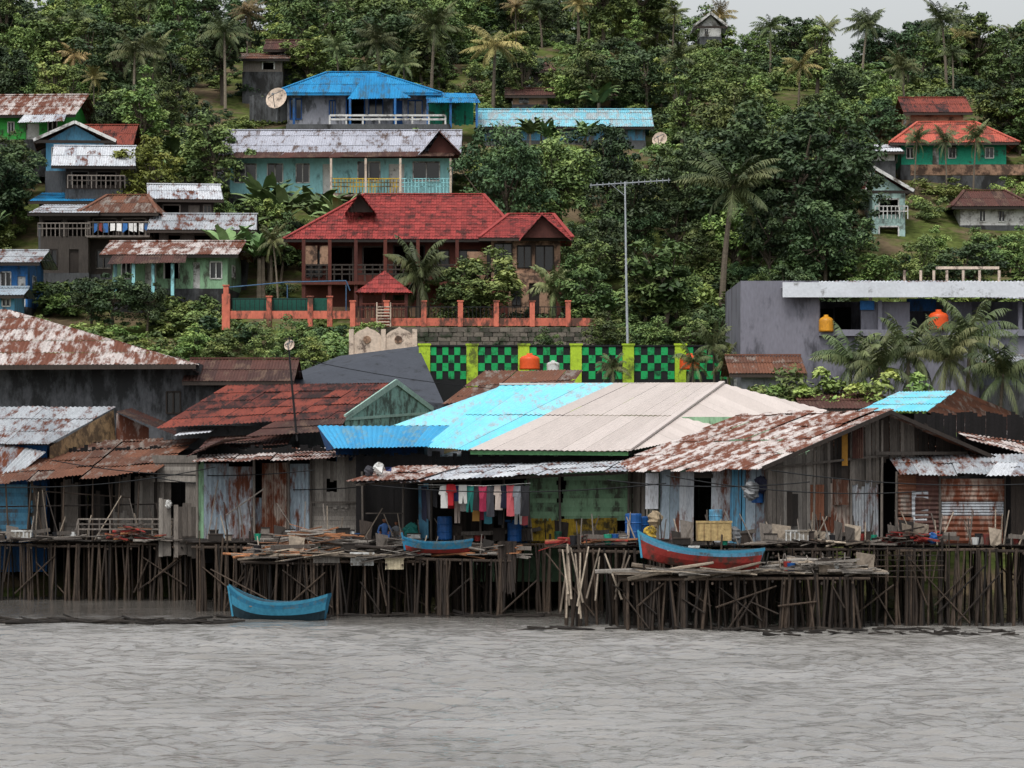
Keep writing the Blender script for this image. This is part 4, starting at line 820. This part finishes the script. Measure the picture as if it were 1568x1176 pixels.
clutter(-20,335,147.1,2.5,46); clutter(310,560,137,2.72,30,1.6); clutter(560,960,137,2.72,34,1.2); clutter(380,770,132.1,2.3,34,.8); clutter(870,1060,124.8,2.88,26,1.2); clutter(1080,1350,124.8,2.88,46,1.3); clutter(1360,1580,124.8,2.88,34,1.3); clutter(1170,1320,121.8,1.98,18,.6)
g=Geo(); 
for i in range(9):
    u=762+i*3; g.add([P(u,830,132.0),P(u+5,828,132.1),P(u+6+U(-3,3),905+U(-15,15),131.9),P(u+U(-3,3),900+U(-15,15),132.0)],[(0,1,2,3)])
g.build('hanging_net',[woodd],None,P(775,860,132))
e=top('pole_rack',P(1380,860,124)); g=Geo()
for v in (842,850,858,866,874,884): g.tube([P(1310,v+U(-2,2),124.2),P(1445,v+U(-3,3),124.2)],[.025,.02],5)
for u in range(1312,1450,15): g.tube([P(u+U(-5,5),890,124.1),P(u+U(-6,6),U(828,845),124.1)],[.025,.02],5)
g.build('rails_and_posts',[pile],e)
e=top('leaning_pole_bundle',P(905,890,124)); g=Geo()
for i in range(14):
    u=U(862,960); g.tube([P(u+U(-12,12),U(905,950),123.9),P(u+U(-22,22),U(832,852),124.3)],[.04,.03],6)
g.build('poles',[woodp],e)
def barrel(u,vb,d,mat,h=.9,r=.29):
    b=P(u,vb,d); g=Geo(); pr=[(0,.95),(.05,1),(.3,1),(.33,1.05),(.36,1),(.63,1),(.66,1.05),(.7,1),(.95,1),(1,.94)]
    g.tube([b+Vector((0,0,h*a)) for a,_ in pr],[r*k for _,k in pr],14,0,.4); return g.build('plastic_barrel',[mat],None,b,False)
barrel(681,826,136.9,tankb); barrel(970,829,125.8,tankb,1.0,.3); barrel(981,829,126.2,tankb,.9); barrel(788,830,137.2,tankb,.75,.28); barrel(1160,770,126.2,tankb,.6,.22); barrel(1096,810,125.9,skyb,.7,.24)
def crate(name,u0,u1,v0,v1,d,mat,dep=.7):
    g=Geo(); x0,x1,z0,z1=X(u0,d),X(u1,d),Z(v1,d),Z(v0,d); g.box(x0,x1,d,d+.04,z0,z1); g.box(x0,x1,d+dep-.04,d+dep,z0,z1); g.box(x0,x0+.04,d+.04,d+dep-.04,z0,z1);g.box(x1-.04,x1,d+.04,d+dep-.04,z0,z1); g.box(x0+.04,x1-.04,d+.04,d+dep-.04,z0,z0+.04)
    g.box(x0-.03,x1+.03,d-.03,d-.001,z1-.06,z1+.01); n=5
    for i in range(n+1): g.box(x0+(x1-x0-.04)*i/n,x0+(x1-x0-.04)*i/n+.04,d-.025,d-.002,z0,z1-.065)
    return g.build(name,[mat],None,(x0,d,z0))
crate('styrofoam_box',1203,1238,812,828,124.7,tankw); crate('styrofoam_box',537,572,846,866,131.9,tankw); crate('styrofoam_box',590,618,854,872,131.8,M('cream_foam',c(196,184,156),dirt=.4))
crate('wicker_crate',1067,1120,798,828,124.7,M('straw',c(180,156,108),c(140,116,80),dirt=.5)); crate('styrofoam_box',18,48,812,824,147.0,tankw); crate('styrofoam_box',1055,1070,836,842,124.5,tankw)
crate('wooden_box',480,520,850,862,131.9,woodl)
def sack(name,u,v,d,r,mat,sz=1.2):
    cpt=P(u,v,d); rs=random.Random(u); g=Geo(); n=10;K=10; vs=[];fs=[]
    for i in range(n+1):
        a=math.pi*i/n
        for k in range(K): 
            t=2*math.pi*k/K; q=r*(math.sin(a)**.8)*(1+.3*rs.uniform(-1,1)); vs.append(cpt+Vector((q*math.cos(t),q*.7*math.sin(t),r*sz*math.cos(a)*(1+.15*rs.uniform(-1,1)))))
    for i in range(n):
        for k in range(K): fs.append((i*K+k,i*K+(k+1)%K,(i+1)*K+(k+1)%K,(i+1)*K+k))
    g.add(vs,fs,0,.5); return g.build(name,[mat],None,cpt,False)
for (u,v,d,r,m) in ((995,818,125,.24,yellow),(985,826,124.8,.18,ms[5]),(1003,795,125.6,.25,M('beige_sack',c(160,142,116))),(1150,752,125.7,.28,metal),(1165,742,125.9,.25,ms[9]),(1408,823,124.7,.12,redp),(1428,824,124.9,.16,tankb),(258,772,146.6,.14,white),(580,718,136,.2,tankw),(565,722,136,.18,ms[7]),(1125,818,125.0,.22,metal),(630,815,137.5,.3,ms[4])): sack('laundry_bundle',u,v,d,r,m)
def person(u,d,z,shirt,sc=1.):
    x=X(u,d); me=bpy.data.meshes.new('body')
    J=[(0,0,.12),(0,.02,.36),(0,0,.58),(0,-.02,.7),(-.1,-.03,.11),(-.2,-.42,.34),(-.16,-.5,.02),(-.16,-.68,.02),(.1,-.03,.11),(.2,-.42,.34),(.16,-.5,.02),(.16,-.68,.02),(-.19,0,.58),(-.27,-.1,.33),(-.17,-.36,.36),(.19,0,.58),(.27,-.1,.33),(.17,-.36,.36)]
    E=[(0,1),(1,2),(2,3),(0,4),(4,5),(5,6),(6,7),(0,8),(8,9),(9,10),(10,11),(2,12),(12,13),(13,14),(2,15),(15,16),(16,17)]
    rad=[.13,.12,.13,.055,.09,.065,.042,.035,.09,.065,.042,.035,.06,.042,.03,.06,.042,.03]
    me.from_pydata([Vector(j)*sc for j in J],E,[]); e=top('seated_person',(x,d,z))
    ob=bpy.data.objects.new('body',me); col.objects.link(ob); ob.parent=e; md=ob.modifiers.new('skin','SKIN'); me.materials.append(shirt)
    for i,rv in enumerate(rad): me.skin_vertices[0].data[i].radius=(rv*sc,rv*sc*.85)
    me.skin_vertices[0].data[0].use_root=True; s2=ob.modifiers.new('sub','SUBSURF'); s2.levels=1; s2.render_levels=1
    hz=(J[3][2]+.12)*sc; g=Geo(); K=12; vs=[];fs=[]
    for i in range(11):
        a=math.pi*i/10
        for k in range(K):
            t=2*math.pi*k/K; w=.078*(1-.15*(i>6)*(i-6)/4); vs.append((x+w*sc*math.sin(a)*math.cos(t),d-.02*sc+.095*sc*math.sin(a)*math.sin(t),z+hz+.12*sc*math.cos(a)))
    for i in range(10):
        for k in range(K): fs.append((i*K+k,i*K+(k+1)%K,(i+1)*K+(k+1)%K,(i+1)*K+k))
    for f in fs:
        zc=sum(vs[q][2] for q in f)/4-z-hz; yc=sum(vs[q][1] for q in f)/4-d
        g.add([vs[q] for q in f],[(0,1,2,3)],1 if (zc>.05*sc or yc>.01*sc) else 0,.3)
    g.add([(x-.015*sc,d-.11*sc,z+hz-.02*sc),(x+.015*sc,d-.11*sc,z+hz-.02*sc),(x,d-.14*sc,z+hz-.02*sc),(x,d-.11*sc,z+hz+.02*sc)],[(0,1,2),(0,2,3),(1,3,2)],0,.3)
    for sx in (-1,1): g.box(x+sx*.078*sc-.01,x+sx*.078*sc+.01,d-.03*sc,d+.0*sc,z+hz-.03*sc,z+hz+.02*sc,0,.3); g.box(x+sx*.03*sc-.012,x+sx*.03*sc+.012,d-.112*sc,d-.1*sc,z+hz+.0,z+hz+.012*sc,1,.3)
    g.build('head',[skin,hairm],e); g=Geo()
    for ji in (14,17):
        q=Vector(J[ji])*sc+Vector((x,d,z)); g.tube([q,q+Vector((0,-.06,-.03))*sc],[.035*sc,.03*sc],6)
        for f_ in range(4): g.tube([q+Vector((-.024+.016*f_,-.06,-.03))*sc,q+Vector((-.024+.016*f_,-.10,-.05))*sc,q+Vector((-.024+.016*f_,-.115,-.08))*sc],[.009*sc]*3,5)
        g.tube([q+Vector((.03,-.02,-.02))*sc,q+Vector((.05,-.06,-.04))*sc],[.01*sc]*2,5)
    g.build('hands',[skin],e)
person(589,137.5,2.72,shirtb,sc=1.); person(607,137.9,2.72,ms[11],sc=.85); 
# ================================================================ VEGETATION
def T(kind,u,vt,d,wf=1.):
    x=X(u,d); h=Z(vt,d)-tz(x,d)
    if kind in('palm','palmy','spalm'): RECT.append((u-38,u+38,vt,vt+62,d,0))
    return plant(kind,x,d,max(1.,h),wf*(1.2 if kind[:4]=='palm' else 1))
for a in [('big',1215,165,212,1.05),('big',1275,205,216,.8),('big',1130,180,216,.9),('big',1050,215,218,.8),('dark',965,255,214,.9),('big',775,188,216,.72),('mid',860,205,219,.8),('dark',930,190,222,.8),
 ('dark',1180,290,206,.8),('dark',1260,300,205,.9),('broad',1015,372,197,1.2),('mid',895,395,197,1.),('mid',738,385,198,1.35),('mid',700,400,197.5,1.),('dark',925,330,208,.9),('broad',985,400,198,1.1),
 ('dark',175,412,199,1.15),('dark',140,425,200,1.1),('dark',225,425,199.5,.9),('yel',235,205,224,.9),('mid',325,180,228,1.),('dark',20,215,225,.9),('dark',-10,240,223,1.),('dark',200,130,244,1.),('mid',260,125,246,.9),('dark',170,150,242,.9),
 ('dark',50,10,300,1.2),('dark',130,0,300,1.),('dark',0,-5,298,1.2),('dark',90,30,285,1.1),('tall',455,-20,300,1.3),('mid',870,98,266,.9),('mid',960,120,262,1.),('lite',985,95,268,1.),('lite',1180,150,248,1.),('mid',1260,140,256,1.),('lite',1525,130,250,1.2),('lite',1350,120,254,1.),
 ('palm',585,45,268,1.),('palm',660,20,272,1.),('palmy',755,50,262,1.2),('palmy',1222,85,262,.9),('palm',1105,252,203,1.15),('spalm',640,362,197,.8),('palm',345,30,268,.9),('palm',520,60,272,.9),('palm',830,0,300,1.2),('palmy',885,-5,298,1.),('palmy',790,0,302,1.),('palm',1030,10,300,1.),
 ('palm',1490,195,232,.7),('palm',1450,200,233,.7),('palm',1400,200,233,.7),('palm',1320,20,300,1.),('palm',1460,70,285,1.),('spalm',850,400,198,.8),('palm',1180,30,290,1.),('palm',620,85,262,1.),('palm',560,100,264,.9),
 ('ban',430,258,221,1.2),('ban',470,270,220,1.1),('ban',400,300,219,1.2),('ban',510,285,218,1.),('ban',385,330,210,1.1),('ban',820,170,244,1.),('ban',850,180,243,1.),('ban',890,175,243,1.),('mid',1500,350,215,1.1),('lite',1430,350,212,1.),('mid',1550,350,210,1.2),('dark',1480,370,205,1.2),('mid',1410,370,206,1.),
 ('lite',560,490,187,1.1),('mid',450,492,186,1.),('lite',480,512,183,1.),('mid',400,500,185,1.),('lite',300,500,186,1.2),('mid',345,505,185,1.2),('lite',420,535,177,1.2),('mid',835,505,186,1.),('mid',925,480,189,1.2),('mid',1100,475,190,1.2),('mid',1060,485,189,1.1),('mid',1000,485,190,1.2)]: T(*a)
for (u,vt,d,w_) in ((1095,508,172.5,.8),(1060,535,172,.8),(940,548,173,.8),(1290,520,163,.85),(1335,528,162,.8),(1390,502,162.5,.85),(1475,478,163,.85),(1435,512,162,.8),(1525,538,161,.85),(1120,535,171,.7)):
    x=X(u,d); h=(Z(vt,d)-tz(x,d)); plant('palm',x,d,h,w_)
for (u,vt,d) in ((1190,572,162),(1220,580,161),(1350,582,160),(1270,578,161),(1160,572,165),(1310,575,161),(1400,585,160)):
    T('lite' if R()<.7 else 'mid',u,vt,d,1.0)
def blocked(u,hw,v0,v1,y):
    for (a,b,t0,t1,d,dep) in RECT:
        if y<d+.8 and u+hw>a and u-hw<b and v0<t1-4 and v1>t0: return True
        if dep>0 and d-1.5<=y<=d+dep+1.5 and u+hw*.3>a and u-hw*.3<b: return True
    return False
forest=top('distant_forest',(0,290,40)); forest_off=Vector(forest.location)
cnt=0; tries=0
while cnt<410 and tries<7000:
    tries+=1; y=198+150*R()**.85; x=U(-.165,.165)*y; u=784+x*F/y; kind=random.choices(['mid','dark','lite','tall','palm','palmy','yel','ban','broad'],[30,20,16,11,11,2.5,1.2,9,3])[0]
    h=U(3.6,7.5) if kind not in('ban',) else U(3,4.5)
    if y<225 : h*=.75
    zb=tz(x,y); vt=VH-(zb+h-H)*F/y; vb=VH-(zb-H)*F/y; hw={'palm':.28,'palmy':.28,'tall':.22}.get(kind,.38)*h*F/y
    if blocked(u,hw,vt,vb,y): continue
    if u>1060 and vt<12+12*math.sin(u*.05): continue
    if 290<u<420 and vb<240 and R()<.75: continue
    if 90<u<200 and 90<vb<150 and R()<.8: continue
    o=plant(kind,x,y,h,U(.85,1.2))
    if y>262: o.name='distant_tree'; o.parent=forest; o.location-=forest_off
    cnt+=1
under=top('hillside_undergrowth',(0,250,20)); uo=Vector(under.location); cnt=0; tries=0
while cnt<1400 and tries<12000:
    tries+=1; y=179+165*R(); x=U(-.165,.165)*y; u=784+x*F/y; h=U(.8,2.3); zb=tz(x,y); vt=VH-(zb+h-H)*F/y; vb=VH-(zb-H)*F/y
    if blocked(u,.7*h*F/y,vt,vb,y): continue
    if 290<u<420 and vb<240:
        if R()<.4: continue
        h*=.7
    o=plant('bush',x,y,h,U(.9,1.5)); o.name='bush_clump'; o.parent=under; o.location-=uo; cnt+=1
# ================================================================ light, world, camera
w=bpy.data.worlds.new('World'); scene.world=w; w.use_nodes=True; N=w.node_tree.nodes; L=w.node_tree.links
sk=N.new('ShaderNodeTexSky'); sk.sky_type='NISHITA'; sk.sun_disc=False; sk.sun_elevation=math.radians(58); sk.sun_rotation=math.radians(200); sk.dust_density=4; sk.air_density=1.2; sk.ozone_density=1
hs=N.new('ShaderNodeHueSaturation'); hs.inputs['Saturation'].default_value=.22; hs.inputs['Value'].default_value=1.22; L.new(sk.outputs[0],hs.inputs['Color']); L.new(hs.outputs[0],N['Background'].inputs[0]); N['Background'].inputs[1].default_value=.15
s=bpy.data.lights.new('sun','SUN'); s.energy=1.5; s.angle=math.radians(14); s.color=(1,.97,.93); so=bpy.data.objects.new('sun',s); col.objects.link(so)
az=math.radians(200); el=math.radians(58); dv=Vector((math.sin(az)*math.cos(el),math.cos(az)*math.cos(el),math.sin(el))); so.rotation_euler=dv.to_track_quat('Z','Y').to_euler(); so.location=(0,0,80)
cd=bpy.data.cameras.new('camera'); co_=bpy.data.objects.new('camera',cd); col.objects.link(co_); co_.location=(0,0,H); co_.rotation_euler=(math.radians(90),0,0)
cd.sensor_width=36; cd.lens=36*F/1568; cd.shift_y=(VH-588)/1568; cd.clip_end=6000; cd.clip_start=1; scene.camera=co_
scene.view_settings.view_transform='Standard'; scene.view_settings.look='None'; scene.view_settings.exposure=0
